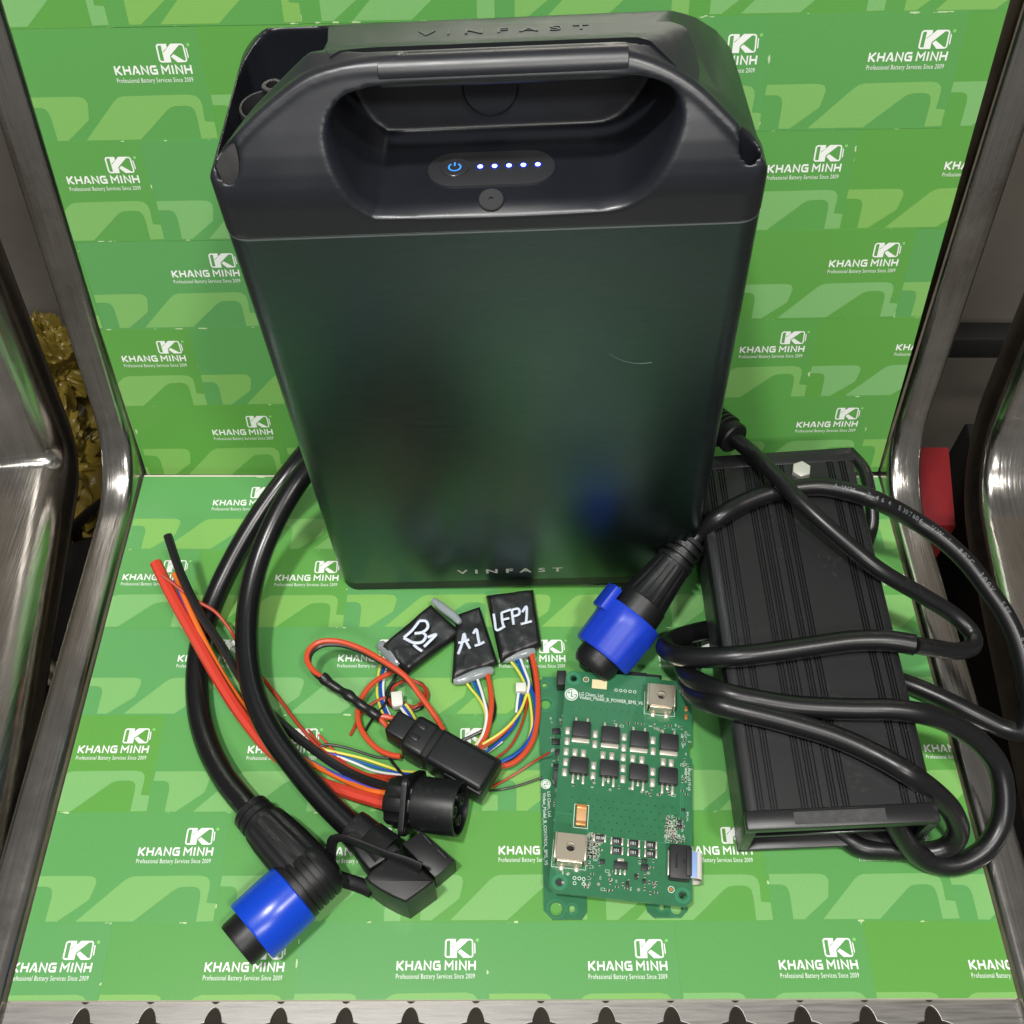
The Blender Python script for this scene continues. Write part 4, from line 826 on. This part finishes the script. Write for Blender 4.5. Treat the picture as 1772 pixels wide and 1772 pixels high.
module('black wrapped module marked LFP1 in white, leaning on the base of the big battery', [(-15.4,-95.9,9.5),(12,-92,9.5),(16.2,-128.8,8.5),(-7,-138.9,8.5)], 0.6, 8.2,
  [[(-10.9,-110.4,9.9),(-10.2,-115.3,9.8),(-9.1,-120.7,9.6),(-4.5,-118.2,9.6)], [(-6.4,-109.7,9.9),(-6,-115.3,9.8),(-5.3,-118.1,9.7)], [(-6.6,-109.7,9.9),(-3.2,-108.3,9.9),(-1.1,-107.5,9.9)], [(-6.2,-114.3,9.8),(-3.6,-113.5,9.8),(-2.1,-113.1,9.8)], [(-0.6,-107.8,10),(-0.1,-112.8,9.8),(0.4,-117.3,9.7)], [(-0.6,-107.8,10),(3.2,-107.1,10),(3.6,-110.4,9.9),(-0.2,-112.2,9.9)], [(5.3,-109.3,9.9),(7.7,-105.5,9.9),(7.9,-110.4,9.8),(7.4,-116.2,9.7)], [(4.4,-116.9,9.7),(7.4,-116,9.7),(10.6,-115,9.7)]], .74,
  [([(-6.1,-136.6,4.5),(-1.1,-134.8,4.5),(5.6,-132.7,5),(12.3,-131.3,5)], 3.3)],
  [(.75, M_wyel, [(-2,-136.4,4),(2.2,-142.1,3.5),(5.9,-149.5,3.5),(8.6,-158.7,4),(9.7,-166.7,4),(10,-173.7,4),(9.1,-180.3,3.5),(5.9,-186.9,3),(-0.5,-192.7,3),(-7.6,-196.6,4)]), (.75, M_wgrn, [(-0.3,-135.9,4),(3.9,-142.8,3),(7.5,-151,3),(10.3,-159.1,3),(11.6,-168,3),(10.4,-176.7,3),(6.7,-185,2.5),(0.3,-191.3,2.5),(-7.6,-195.3,3)]), (1.0, M_wblu, [(2.2,-135.7,4.5),(5.5,-143.3,4),(9.1,-152.4,4),(11.9,-161.4,4),(12.1,-170.2,4),(10.4,-178.8,4),(6.7,-186.2,3.5),(0.3,-192.5,3.5),(-8,-197.1,4)]),
   (.75, M_wwht, [(3.7,-135.2,4.5),(6.3,-142.9,5),(8.7,-151.1,5),(7.8,-157.4,5)]), (1.55, M_wor, [(10.2,-132.7,5),(12,-141.7,4.5),(13.2,-152.7,4.5),(13.4,-164.3,4.5),(12.4,-175.4,4),(9.9,-184.8,4),(5,-192.3,4),(-1.3,-197.4,4.5),(-9.1,-199.8,6)]), (1.3, M_wblk, [(9,-132.6,4),(10.7,-141,3),(12,-151.7,2.5),(12.5,-163.4,2.5),(11.7,-174.5,2)]),
   (.75, M_wwht, [(2.9,-156.9,4),(2.2,-161.8,3),(1.6,-167.7,2.5)]), (.8, M_wblu, [(4.4,-157.4,4),(3.7,-164.5,3),(2.4,-171.5,3),(-3.7,-180.9,3),(-14.7,-190.8,3.5)]), (.8, M_wyel, [(7.4,-157.4,4),(4.1,-166.7,4),(-1.2,-174.7,4.5),(-7.6,-180.7,4.5),(-16.4,-186.4,4)]), (.75, M_wor, [(0.4,-173.6,3),(-4.5,-179,3.5),(-10,-183.7,3.5),(-17.9,-189.4,4)]), (.62, M_wrust, [(7.8,-159.1,3),(6.5,-167.5,2),(3.2,-177.9,2),(-2.1,-187.3,2),(-10,-194.5,3)]), (.75, M_wwht, [(-6,-184.1,2.5),(-10.8,-187.9,2.5),(-16.3,-191.9,3)])])
for o in [x for x in bpy.data.objects if x.get('label', '').startswith('black wrapped module marked LFP1')]:
    jq = Vector([(4.2,-154.2,4)][0]); obj('white_header', box(-2.8, 2.8, -2.6, 2.6, -2.4, 2.6, .4).xf(Matrix.Translation(jq)), M_jst, o)

# ------------------------------------------------------------------ circuit boards
def board_frame(O, ang): 
    M = Matrix.Rotation(R(ang), 4, 'Z'); M.translation = Vector(O) * S; return M
def chip(parent, nm, x, y, w_, h_, t_, z, mt_=M_chip, bev=.25): return obj(nm, box(x - w_ / 2, x + w_ / 2, y - h_ / 2, y + h_ / 2, z, z + t_, bev), mt_, parent)
def drilled(poly, holes_, z0, z1):
    cu = bpy.data.curves.new('p', 'CURVE'); cu.dimensions = '2D'; cu.fill_mode = 'BOTH'; cu.extrude = (z1 - z0) / 2; cu.resolution_u = 1
    for pl in [poly] + holes_:
        s_ = cu.splines.new('POLY'); s_.points.add(len(pl) - 1); s_.use_cyclic_u = True
        for q_, p_ in zip(s_.points, pl): q_.co = (p_[0], p_[1], 0, 1)
    o_ = bpy.data.objects.new('p', cu); me = bpy.data.meshes.new_from_object(o_)
    m_ = MB().add([(v.co.x, v.co.y, v.co.z + (z0 + z1) / 2) for v in me.vertices], [tuple(p_.vertices) for p_ in me.polygons]); bpy.data.objects.remove(o_); bpy.data.curves.remove(cu); bpy.data.meshes.remove(me)
    return m_
def silk_text(parent, body, x, y, size, rot=0, z=0.05, width=None, mt_=None, nm='silkscreen_text'):
    t = text(body, size, width=width, bold=.006 * size); M_ = Matrix.Translation((x, y, z)) @ Matrix.Rotation(R(rot), 4, 'Z'); t.xf(M_); return obj(nm, t, mt_ or M_silk, parent)
def ring2(cx, cy, r_, wd, z, n=14): return ribbon([(cx + r_ * math.cos(2 * PI * i / n), cy + r_ * math.sin(2 * PI * i / n)) for i in range(n + 1)], wd, z)
def lg_mark(parent, x, y, r_, z, rot=0):
    e = obj('emblem_disc', flatpoly(circle(0, 0, r_, 28)).xf(Matrix.Translation((x, y, z))), M_silk, parent)
    k = r_ / 3.0; m = MB().merge(ribbon([(0, 1.5 * k), (0, -.9 * k), (1.0 * k, -.9 * k)], .38 * k)).merge(ribbon([(2.35 * k * math.cos(a), 2.35 * k * math.sin(a)) for a in [R(75) + R(285) * i / 16 for i in range(17)]] + [(1.1 * k, 0)], .3 * k)).merge(flatpoly(circle(-1.15 * k, .85 * k, .42 * k, 10)))
    obj('emblem_face', m.xf(Matrix.Translation((x, y, z + .03)) @ Matrix.Rotation(R(rot), 4, 'Z')), M_pcb, e)
# --- control board underneath
ctl = localthing('control_board', 'green circuit board underneath, its left strip and two tabs showing', 'circuit board', board_frame((14.5, -274.5, 0.0), 0.313))
oc = [(0, 4), (0, 124), (3, 128.4), (66, 128.4), (69.5, 124), (69.5, 3.5), (66, .2), (53, .2), (50, 3), (49.5, 10), (21, 11.5), (20.6, 3), (18, -.3), (4, -.3)]
hc = [(3.5,123.5),(3.8,111.9)] + [(5.9,4.6),(13.5,4.5),(57.2,4.9),(64.1,4.4)]
obj('board_panel', drilled(oc, [circle(hc[0][0], hc[0][1], 1.6), circle(hc[1][0], hc[1][1], 3.0), circle(hc[2][0], hc[2][1], 3.3), circle(hc[3][0], hc[3][1], 1.8), circle(hc[4][0], hc[4][1], 1.5), circle(hc[5][0], hc[5][1], 3.0)], .6, 2.2), M_pcb, ctl)
for (hx, hy), rr in zip(hc, (2.2, 4.2, 4.3, 2.6, 2.2, 4.0)): obj('hole_rim', ring2(hx, hy, rr, .5, 2.26, 20), M_pcb_d, ctl)
q = [(2.6,66.9)][0]; lg_mark(ctl, q[0], q[1], 2.6, 2.28, -90)
q = [(3.3,62.9),(1.3,62.3)]; silk_text(ctl, 'LG Chem, Ltd.', q[0][0], q[0][1], 2.3, -90, 2.28); silk_text(ctl, 'Vinfast_Model_B_CONTROL_BMS_V5', q[1][0] - .4, q[1][1], 2.3, -90, 2.28)
q = [(11.7,124.1),(8.1,68.1),(11.7,104.5),(6.3,100.5),(6.2,88.2)]
chip(ctl, 'header_block', q[0][0] + 1, q[0][1], 5, 8.5, 8, 2.25, M_chip, .4)
obj('electrolytic_capacitor', lathe([(0, 4.2), (7, 4.2), (7.6, 3.8)], (q[1][0] + 2.0, q[1][1], 2.25), (0, 0, 1), 24), mat('aluminium_can', (120, 122, 124), rough=.3, metal=.9), ctl)
rnd = random.Random(3)
def passives(parent, area_, n, z, nm, avoid=()):
    """tiny chip resistors and capacitors, far too many and small to pick apart: body, ends and silk marks"""
    b_ = MB(); t_ = MB(); s2 = MB()
    placed = 0; tries = 0
    while placed < n and tries < n * 20:
        tries += 1; x0, x1, y0, y1 = area_[rnd.randrange(len(area_))]; x = rnd.uniform(x0, x1); y = rnd.uniform(y0, y1)
        x = round(x / .55) * .55; y = round(y / .55) * .55
        if any(a <= x <= b and c <= y <= d for a, b, c, d in avoid): continue
        k = rnd.random(); placed += 1
        if k < .45:
            wv, hv = (1.5, .8) if rnd.random() < .5 else (.8, 1.5)
            b_.merge(box(x - wv / 2 * .6, x + wv / 2 * (.6 if wv > hv else 1), y - hv / 2 * (1 if wv > hv else .6), y + hv / 2 * (1 if wv > hv else .6), z, z + .45))
            for s__ in (-1, 1):
                if wv > hv: t_.merge(box(x + s__ * .62 - .16, x + s__ * .62 + .16, y - .42, y + .42, z, z + .47))
                else: t_.merge(box(x - .42, x + .42, y + s__ * .62 - .16, y + s__ * .62 + .16, z, z + .47))
        elif k < .6: t_.merge(ring2(x, y, .62, .2, z + .06, 10)); t_.merge(flatpoly(circle(x, y, .3, 8), z + .06))
        elif k < .9: s2.merge(text(rnd.choice(['R12', 'C7', 'TP4', 'D3', 'Q8', 'C21', 'R40']), 1.15).xf(Matrix.Translation((x, y, z + .05)) @ Matrix.Rotation(rnd.choice([0, PI / 2]), 4, 'Z')))
        else: s2.merge(ribbon([(x - .9, y - .6), (x + .9, y - .6), (x + .9, y + .6), (x - .9, y + .6), (x - .9, y - .6)], .15, z + .05))
    obj('small_components', b_, M_chip, parent, kind='stuff'); obj('solder_joints', t_, M_tin, parent, kind='stuff'); obj('silkscreen_marks', s2, M_silk, parent, kind='stuff')
passives(ctl, [(6.5, 15, 52, 106), (6.5, 13, 20, 60)], 120, 2.22, 'control')
for yq in (96, 90, 84, 76): chip(ctl, 'driver_chip', 8.6 + (yq % 5) * .4, yq, 4.2, 3.2, 1.2, 2.25)
# --- power board on top
pwr = localthing('power_board', 'green power circuit board on top with eight black transistors and two metal terminals', 'circuit board', board_frame((16.3, -264.8, 13.0), -6.144))
op = [(0, 3), (0, 115), (2.5, 117.8), (50, 119.0), (51.5, 117.6), (63.5, 117.9), (65, 112), (67.9, 109), (68.2, 84), (66.4, 82), (66.4, 76), (68.3, 74), (68.4, 3), (65.5, 0), (3, 0)]
hp = [(4.3,113.5)] + [(4.9,5),(63.9,5)]
obj('board_panel', drilled(op, [circle(x, y, 1.75) for x, y in hp], -1.6, 0), M_pcb, pwr)
for x, y in hp: obj('hole_rim', ring2(x, y, 3.1, 1.5, .03, 24), M_pcb_d, pwr)
obj('standoff', lathe([(0, 3), (8.6, 3)], (5, 6, -10.3), (0, 0, 1), 16), M_chip, pwr); obj('standoff', lathe([(0, 3), (8.6, 3)], (62, 8, -10.3), (0, 0, 1), 16), M_chip, pwr); obj('standoff', box(30, 44, 108, 122, -10.3, -1.7, .4), M_chip, pwr)
obj('standoff', box(44, 52, 113, 121.5, -4, -1.7, .4), M_chip, pwr)
top = [(10.3,83.1),(25.5,81.8),(40.6,80.9),(56,80.9)]; bot = [(10.4,63.3),(25.8,63.4),(40.8,62.9),(55.7,62.6)]
for x, y in top:
    t = chip(pwr, 'transistor', x, y, 9.4, 8.6, 4.2, .15, bev=.5)
    obj('transistor_tab', box(x - 4.6, x + 4.6, y - 6.4, y - 4.2, .1, 1.3, .2), M_tin, t)
    for k in (-3, 0, 3): obj('transistor_lead', box(x + k - .55, x + k + .55, y + 4.2, y + (7.6 if k else 5.6), .1, .9, .15), M_tin, t)
for x, y in bot:
    t = chip(pwr, 'transistor', x, y, 9.4, 8.6, 4.2, .15, bev=.5)
    obj('transistor_tab', box(x - 4.6, x + 4.6, y + 4.2, y + 5.2, .1, 1.3, .2), M_tin, t)
    for k in (-2.6, 0, 2.6): obj('transistor_lead', box(x + k - .6, x + k + .6, y - (8.6 if k else 6.4), y - 4.2, .1, .9, .15), M_tin, t)
pads = [(3.3,83),(3.4,77.2),(17.8,82.6),(17.9,76.9),(32.9,82.6),(32.9,76.6),(47.9,82.3),(48.1,76.3),(3.3,71.4),(7.9,71.4),(12.3,71.3),(22.4,71.4),(27,71.3),(32.9,71.3),(37.8,71.2),(42.5,70.9),(53.5,71),(57.6,70.8),(3.5,65.7),(3.4,60.1),(17.9,65.3),(17.9,59.8),(33,65.4),(33.1,59.6),(48.2,65.2),(48.2,59.4)]
padm = MB().add([(-1.35, -2.1, 0), (1.35, -2.1, 0), (1.35, 2.1, 0), (-1.35, 2.1, 0), (-1.2, -1.95, .3), (1.2, -1.95, .3), (1.2, 1.95, .3), (-1.2, 1.95, .3), (-.5, -.5, .75), (.45, -.4, .8), (.5, .6, .7), (-.45, .5, .8)],
    [(0, 1, 5, 4), (1, 2, 6, 5), (2, 3, 7, 6), (3, 0, 4, 7), (4, 5, 9, 8), (5, 6, 10, 9), (6, 7, 11, 10), (7, 4, 8, 11), (8, 9, 10, 11)])
me_pad = mesh('solder_pad', padm, M_tin, 60)
for x, y in pads:
    o = obj('solder_pad', me_pad, None, pwr); o.location = (x * S, y * S, .00003)
def terminal(x, y, w_, h_):
    t = obj('terminal', drilled(rrect(x - w_ / 2, x + w_ / 2, y - h_ / 2, y + h_ / 2, .6, 3), [circle(x, y, 2.3, 24)], 7.0, 8.6), M_nickel, pwr)
    for s__ in (-1, 1): obj('terminal_wall', box(x + s__ * (w_ / 2 + .5) - .5, x + s__ * (w_ / 2 + .5) + .5, y - h_ / 2 + .5, y + h_ / 2 + .3, .2, 8.4, .2), M_nickel, t)
    obj('terminal_apron', box(x - w_ / 2 + .6, x + w_ / 2 - .6, y - h_ / 2 - 1.0, y - h_ / 2 + .2, .3, 8.0, .4), M_nickel, t)
    obj('terminal_nut', lathe([(1, 4.6), (6.9, 4.6), (6.9, 2.2), (6.3, 1.9), (5.8, 2.2), (5.2, 1.9), (4.7, 2.2), (4.1, 1.9), (1, 1.9)], (x, y, 0), (0, 0, 1), 24), M_tin, t)
    obj('thread', lathe([(3.4, 1.85), (3.6, 1.8), (3.6, .1)], (x, y, 0), (0, 0, 1), 16), M_hole, t)
    for s__ in (-1, 1): obj('solder_joint', lathe([(0, 1.5), (.5, 1.4), (1.1, .5)], (x + s__ * w_ * .27, y - h_ / 2 - 1.6, 0), (0, 0, 1), 14), M_tin, t)
    sk_ = ribbon([(x - w_ / 2 - 1.6, y + h_ / 2 - 1), (x - w_ / 2 - 1.6, y - h_ / 2 - 1.6), (x + w_ / 2 + 1.4, y - h_ / 2 - 1.6), (x + w_ / 2 + 1.4, y - h_ / 2 + 2)], .22, .05); obj('silkscreen_frame', sk_, M_silk, pwr)
q = [(51,104.6)][0]; terminal(q[0], q[1], 13.0, 12.2)
q = [(8.9,19.9)][0]; terminal(q[0], q[1], 13.6, 12.6)
q = [(13.2,38.2)][0]
cp = obj('ceramic_capacitor', box(q[0] - 2.5, q[0] + 2.5, q[1] - 3.2, q[1] + 3.2, .1, 2.6, .3), M_cap, pwr)
for s__ in (-1, 1): obj('capacitor_end', box(q[0] - 2.6, q[0] + 2.6, q[1] + s__ * 4.2 - 1.1, q[1] + s__ * 4.2 + 1.1, .1, 2.7, .35), M_copper, cp)
obj('silkscreen_frame', ribbon([(q[0] - 3.5, q[1] - 5.9), (q[0] + 3.5, q[1] - 5.9), (q[0] + 3.5, q[1] + 5.9), (q[0] - 3.5, q[1] + 5.9), (q[0] - 3.5, q[1] - 5.9)], .3, .05), M_silk, pwr)
for x, y, tx in [(a[0], a[1], '101') for a in [(31.5,27.4),(39.7,27.2),(48.1,27.3),(31.7,22.9),(39.9,22.8),(48.2,23)]] + [([(23,28.1)][0][0], [(23,28.1)][0][1], '001R')]:
    r_ = obj('resistor', box(x - 2.3, x + 2.3, y - 1.75, y + 1.75, .1, .9, .12), M_chip, pwr)
    for s__ in (-1, 1): obj('resistor_end', box(x + s__ * 2.7 - .4, x + s__ * 2.7 + .4, y - 1.8, y + 1.8, .1, .95, .1), M_tin, r_)
    silk_text(r_, tx, x - (1.5 if len(tx) == 3 else 1.9), y - .75, 2.1, 0, .93, nm='resistor_marking')
for (x, y), w_, h_, nm in zip([(33.8,15.9),(45.4,16.2),(24.9,16.8),(41.4,11.3),(45.3,19.5),(37.4,7.1),(45.3,9.5),(62,38),(62.2,40.4),(63.9,46.6)] , (6.4, 3.4, 2.4, 1.4, 2.4, 1.5, 1.5, 2.6, 1.8, 1.8), (3.6, 3.6, 2.2, 2.6, 1.6, 2.8, 2.2, 1.6, 1.6, 1.4), ['regulator_chip'] + ['small_chip'] * 9):
    c_ = chip(pwr, nm, x, y, w_, h_, 1.5 if w_ > 6 else .9, .1, bev=.15)
    if nm == 'regulator_chip':
        for k in (-2.2, 0, 2.2): obj('chip_lead', box(x + k - .4, x + k + .4, y - 4.4, y - 1.9, .1, .5, .1), M_tin, c_)
        obj('chip_lead', box(x - 1.6, x + 1.6, y + 1.9, y + 3.4, .1, .5, .1), M_tin, c_)
passives(pwr, [(17, 52, 3.5, 27), (17, 24, 18, 30), (55, 64, 30, 42)], 230, .02, 'power', avoid=[(27, 48, 24.5, 36), (24, 34, 13, 24), (52, 70, 0, 28)])
passives(pwr, [(17, 66, 88, 92), (8, 64, 53, 58), (63, 67, 55, 90)], 70, .02, 'power2')
passives(pwr, [(6, 10, 3, 10)], 4, .02, 'power3')
# via dots in the solder mask
vd = MB()
for i in range(13):
    for j in range(5): vd.merge(flatpoly(circle(8 + i * 4.2 + (j % 2) * 2.1, 33 + j * 3.6, .38, 7), .02))
for i in range(12):
    for j in range(3): vd.merge(flatpoly(circle(5 + i * 3.7, 97 + j * 4.6, .36, 7), .02))
obj('via_dots', vd, mat('via_mask', (10, 76, 48), rough=.3), pwr, kind='stuff')
for tr in ([(0.6, 39), (16, 38), (17.5, 27.5)], [(17.9, 29.2), (68, 29.2)], [(43, 110), (43.4, 93), (45, 90.5), (64, 90)], [(62.6, 60), (62.6, 44), (60, 40)], [(63.6, 60), (63.6, 43)]): obj('copper_trace', ribbon(tr, .4, .02), M_pcb_d, pwr)
q = [(3.8,103.9),(8,104.9),(8.1,102.7),(18.4,111.4)]; lg_mark(pwr, q[0][0], q[0][1], 3.6, .05)
silk_text(pwr, 'LG Chem, Ltd.', q[1][0], q[1][1] - 1.0, 2.9, 0, .05, width=13.2); silk_text(pwr, 'Vinfast_Model_B_POWER_BMS_V6', q[2][0], q[2][1] - .9, 2.9, 0, .05, width=34)
pl_ = obj('paper_label', box(q[3][0] - 4, q[3][0] + 4, q[3][1] - 2.6, q[3][1] + 2.6, .02, .12), M_paper, pwr)
q = [(11,113.5)] + [(58.4,7.2)]
for x, y in q: obj('fiducial', lathe([(0, .85), (.08, .8)], (x, y, .02), (0, 0, 1), 14), M_copper, pwr); obj('fiducial_ring', ring2(x, y, 1.45, .3, .05, 20), M_silk, pwr)
tp = [(27.5,109),(30,109),(32.4,109),(35,109),(37.5,109)] + [(12,7.7),(14.3,7.8),(16.4,7.7),(12.2,5.3),(16.5,5.4)]
for x, y in tp: obj('test_point', ring2(x, y, .75, .28, .05, 12), M_silk, pwr)
q = [(65.1,102),(65,97.2)]
for x, y in q: obj('chip_capacitor', box(x - .8, x + .8, y - 1.5, y + 1.5, .1, .9, .15), M_copper, pwr)
q = [(63.2,112.5)][0]; obj('solder_blob', lathe([(0, 2.0), (.6, 1.8), (1.4, .6)], (q[0], q[1], 0), (0, 0, 1), 16), M_tin, pwr)
silk_text(pwr, 'cRUus CE 7T-1.5', 66.2, 69, 1.7, -90, .05); silk_text(pwr, 'E88707 94V-0', 64.6, 69, 1.4, -90, .05); silk_text(pwr, 'BMS_A-L', 65.6, 46, 1.3, -90, .05)
# header with flat ribbon
q = [(61.9,19.3)][0]
hb = obj('ribbon_header', box(q[0] - 5.0, q[0] + 5.0, q[1] - 8.2, q[1] + 8.2, .1, 6.0, .6), M_chip, pwr)
obj('header_slot', box(q[0] - 2.4, q[0] - 1.4, q[1] - 3.5, q[1] + 3.8, 5.9, 6.1), M_hole, hb); obj('header_slot', box(q[0] + 1.2, q[0] + 2.4, q[1] - 1, q[1] + 1.2, 5.9, 6.1), M_hole, hb)
obj('header_latch', box(q[0] + 2.8, q[0] + 5.4, q[1] - 6.5, q[1] + 6.5, 5.0, 6.7, .4), M_chip, hb); obj('header_foot', box(q[0] - 5.6, q[0] - 4.4, q[1] - 6, q[1] + 6, .1, 2, .3), M_tin, hb)
rb = [(q[0] + 4.6, 3.2), (q[0] + 8.2, 3.4), (q[0] + 10.6, 2.2), (q[0] + 11.4, -1.5), (q[0] + 10.4, -5.5), (q[0] + 7.0, -7.6), (q[0] + 2, -8.0)]
rv = []; P_ = spline([(a, 0, b) for a, b in rb], .8)
for p_ in P_: rv += [(p_.x, q[1] - 6.6, p_.z), (p_.x, q[1] + 6.2, p_.z)]
fr_ = MB().add(rv, [(2 * i, 2 * i + 1, 2 * i + 3, 2 * i + 2) for i in range(len(P_) - 1)])
n_ = len(fr_.v); fr_.add([(v[0] - .1, v[1], v[2] - .25) for v in fr_.v], [(f[3], f[2], f[1], f[0]) for f in fr_.f])
fr_.f += [(2 * i, 2 * i + 2, n_ + 2 * i + 2, n_ + 2 * i) for i in range(len(P_) - 1)] + [(2 * i + 1, n_ + 2 * i + 1, n_ + 2 * i + 3, 2 * i + 3) for i in range(len(P_) - 1)]
rbn = obj('ribbon_cable', fr_, mat('ribbon_white', (214, 210, 200), rough=.4), pwr)
obj('ribbon_stiffener', box(q[0] + 4.9, q[0] + 8.4, q[1] - 6.4, q[1] + 6.0, 3.55, 3.85, .1), mat('ribbon_blue', (140, 170, 220), rough=.4), rbn)

# ------------------------------------------------------------------ things seen in the gaps beside the seat
def crumple(cx, cy, cz, rx, ry, rz, seed, amp=.35, sub=5):
    bm = bmesh.new(); bmesh.ops.create_icosphere(bm, subdivisions=sub, radius=1)
    for v in bm.verts:
        n_ = v.co.normalized(); p_ = n_ * 2.0 + Vector((seed, seed * .7, 0)); w_ = p_ + Vector((noise.noise(p_ * 1.3), noise.noise(p_ * 1.3 + Vector((5, 0, 0))), noise.noise(p_ * 1.3 + Vector((0, 5, 0))))) * .5
        k = 1 + amp * (noise.noise(p_) * 1.0) + amp * .55 * ((1 - abs(noise.noise(w_ * 1.5))) ** 4 - .4) + amp * .30 * ((1 - abs(noise.noise(w_ * 3.1 + Vector((9, 2, 4))))) ** 5 - .3) + amp * .12 * ((1 - abs(noise.noise(w_ * 7.3))) ** 5 - .3)
        v.co = Vector((cx + n_.x * rx * k, cy + n_.y * ry * k, cz + n_.z * rz * k))
    return from_bm(bm)
a = [-387.0, 158.0, -190.0]
tag(obj('plastic_bag', crumple(a[0] - 25, a[1] + 10, -210, 75, 110, 60, 3.1, .55, 6), M_bag, sharp=75), 'crumpled yellow plastic bag in the dark gap left of the seat', 'bag')
a = [-399.0, 195.0, -120.0]
tag(obj('plastic_bag', crumple(a[0] - 10, a[1] + 30, -150, 50, 26, 60, 8.2, .45, 6), M_bag, sharp=75), 'upright yellow bag against the grey wall at the left, above the other', 'bag')
a = [-340.0, 8.0, -150.0]
tag(obj('dark_case', rotz(box(a[0] - 90, a[0] + 60, a[1] - 120, a[1] + 60, -400, -175, 8), 25, a[0], a[1]), M_black), 'dark case standing under the seat below the yellow bag', 'case')
a = [-342.0, -138.0, -160.0]
tag(obj('folded_cloth', crumple(a[0] - 10, a[1] - 10, -200, 70, 55, 40, 5.5, .25), M_darkcloth), 'dark blue cloth low in the gap at the left edge', 'cloth')
a = [-329.0, -152.0, -120.0]
tag(obj('beige_block', box(a[0] - 30, a[0] + 7, a[1] - 18, a[1] + 18, -150, -122, 6), M_beige), 'small beige block resting on the blue cloth at the left edge', 'block')
a = [-390.0, -55.0, -260.0]
tag(obj('wooden_slat', box(a[0] - 120, a[0] + 60, a[1] - 14, a[1] + 14, -275, -262, 1.5), M_beige), 'pale wooden slat crossing low in the left gap', 'slat')
a = [-325.0, -77.0, -130.0]; b = [-346.0, -52.0, -130.0]
tag(obj('steel_strut', tube([(b[0] - 60, b[1] + 40, -150), (a[0] + 80, a[1] - 50, -150)], 9, 16), M_steel), 'slanting steel strut under the seats in the left gap', 'strut')
tag(obj('thin_cable', tube([(-334,16,-110),(-330.3,38.3,-120),(-330.1,62.4,-135),(-327.6,85.7,-150)], 4, 10), M_rubber), 'thin black cable crossing the yellow bag', 'cable')
a = [327.0, 77.0, -110.0]
rbx = prism([(-16, -42), (6, -42), (20, 34), (-16, 34)], -330, -110, 2); rbx.v = [(v[0] + a[0], v[1] + a[1], v[2]) for v in rbx.v]
tag(obj('red_box', rbx, M_redbox), 'red plastic box deep in the gap right of the seat', 'box')
a = [361.0, 54.0, -130.0]
bc = prism([(-22, -210), (60, -210), (60, 100), (18, 100)], -420, -130, 4); bc.v = [(v[0] + a[0], v[1] + a[1], v[2]) for v in bc.v]
tag(obj('black_case', bc, M_hole), 'tall black case with a slanted edge in the right gap', 'case')
b0 = [376.0, 250.0, -132.0]; b1 = [448.0, 250.0, -126.0]
tag(obj('bench_beam', box(b0[0] - 60, b1[0] + 90, 240, 262, b0[2] - 12, b0[2] + 12, 2), M_hole), 'black steel beam running behind the seats at the right', 'beam')
for i, (px_, py_) in enumerate([(414.0, -6.0), (410.0, -80.0), (404.0, -151.0)]):
    tag(obj('concrete_block', box(px_ - 30, px_ + 70, py_ - 32, py_ + 32, -430, -300, 4), M_concrete), ['grey concrete block in the right gap, farthest of three', 'grey concrete block in the right gap, middle of three', 'grey concrete block in the right gap, nearest of three'][i], 'block', 'concrete blocks in the right gap')

scene.render.engine = 'CYCLES'
scene.render.resolution_x = 1024; scene.render.resolution_y = 1024
scene.cycles.max_bounces = 8
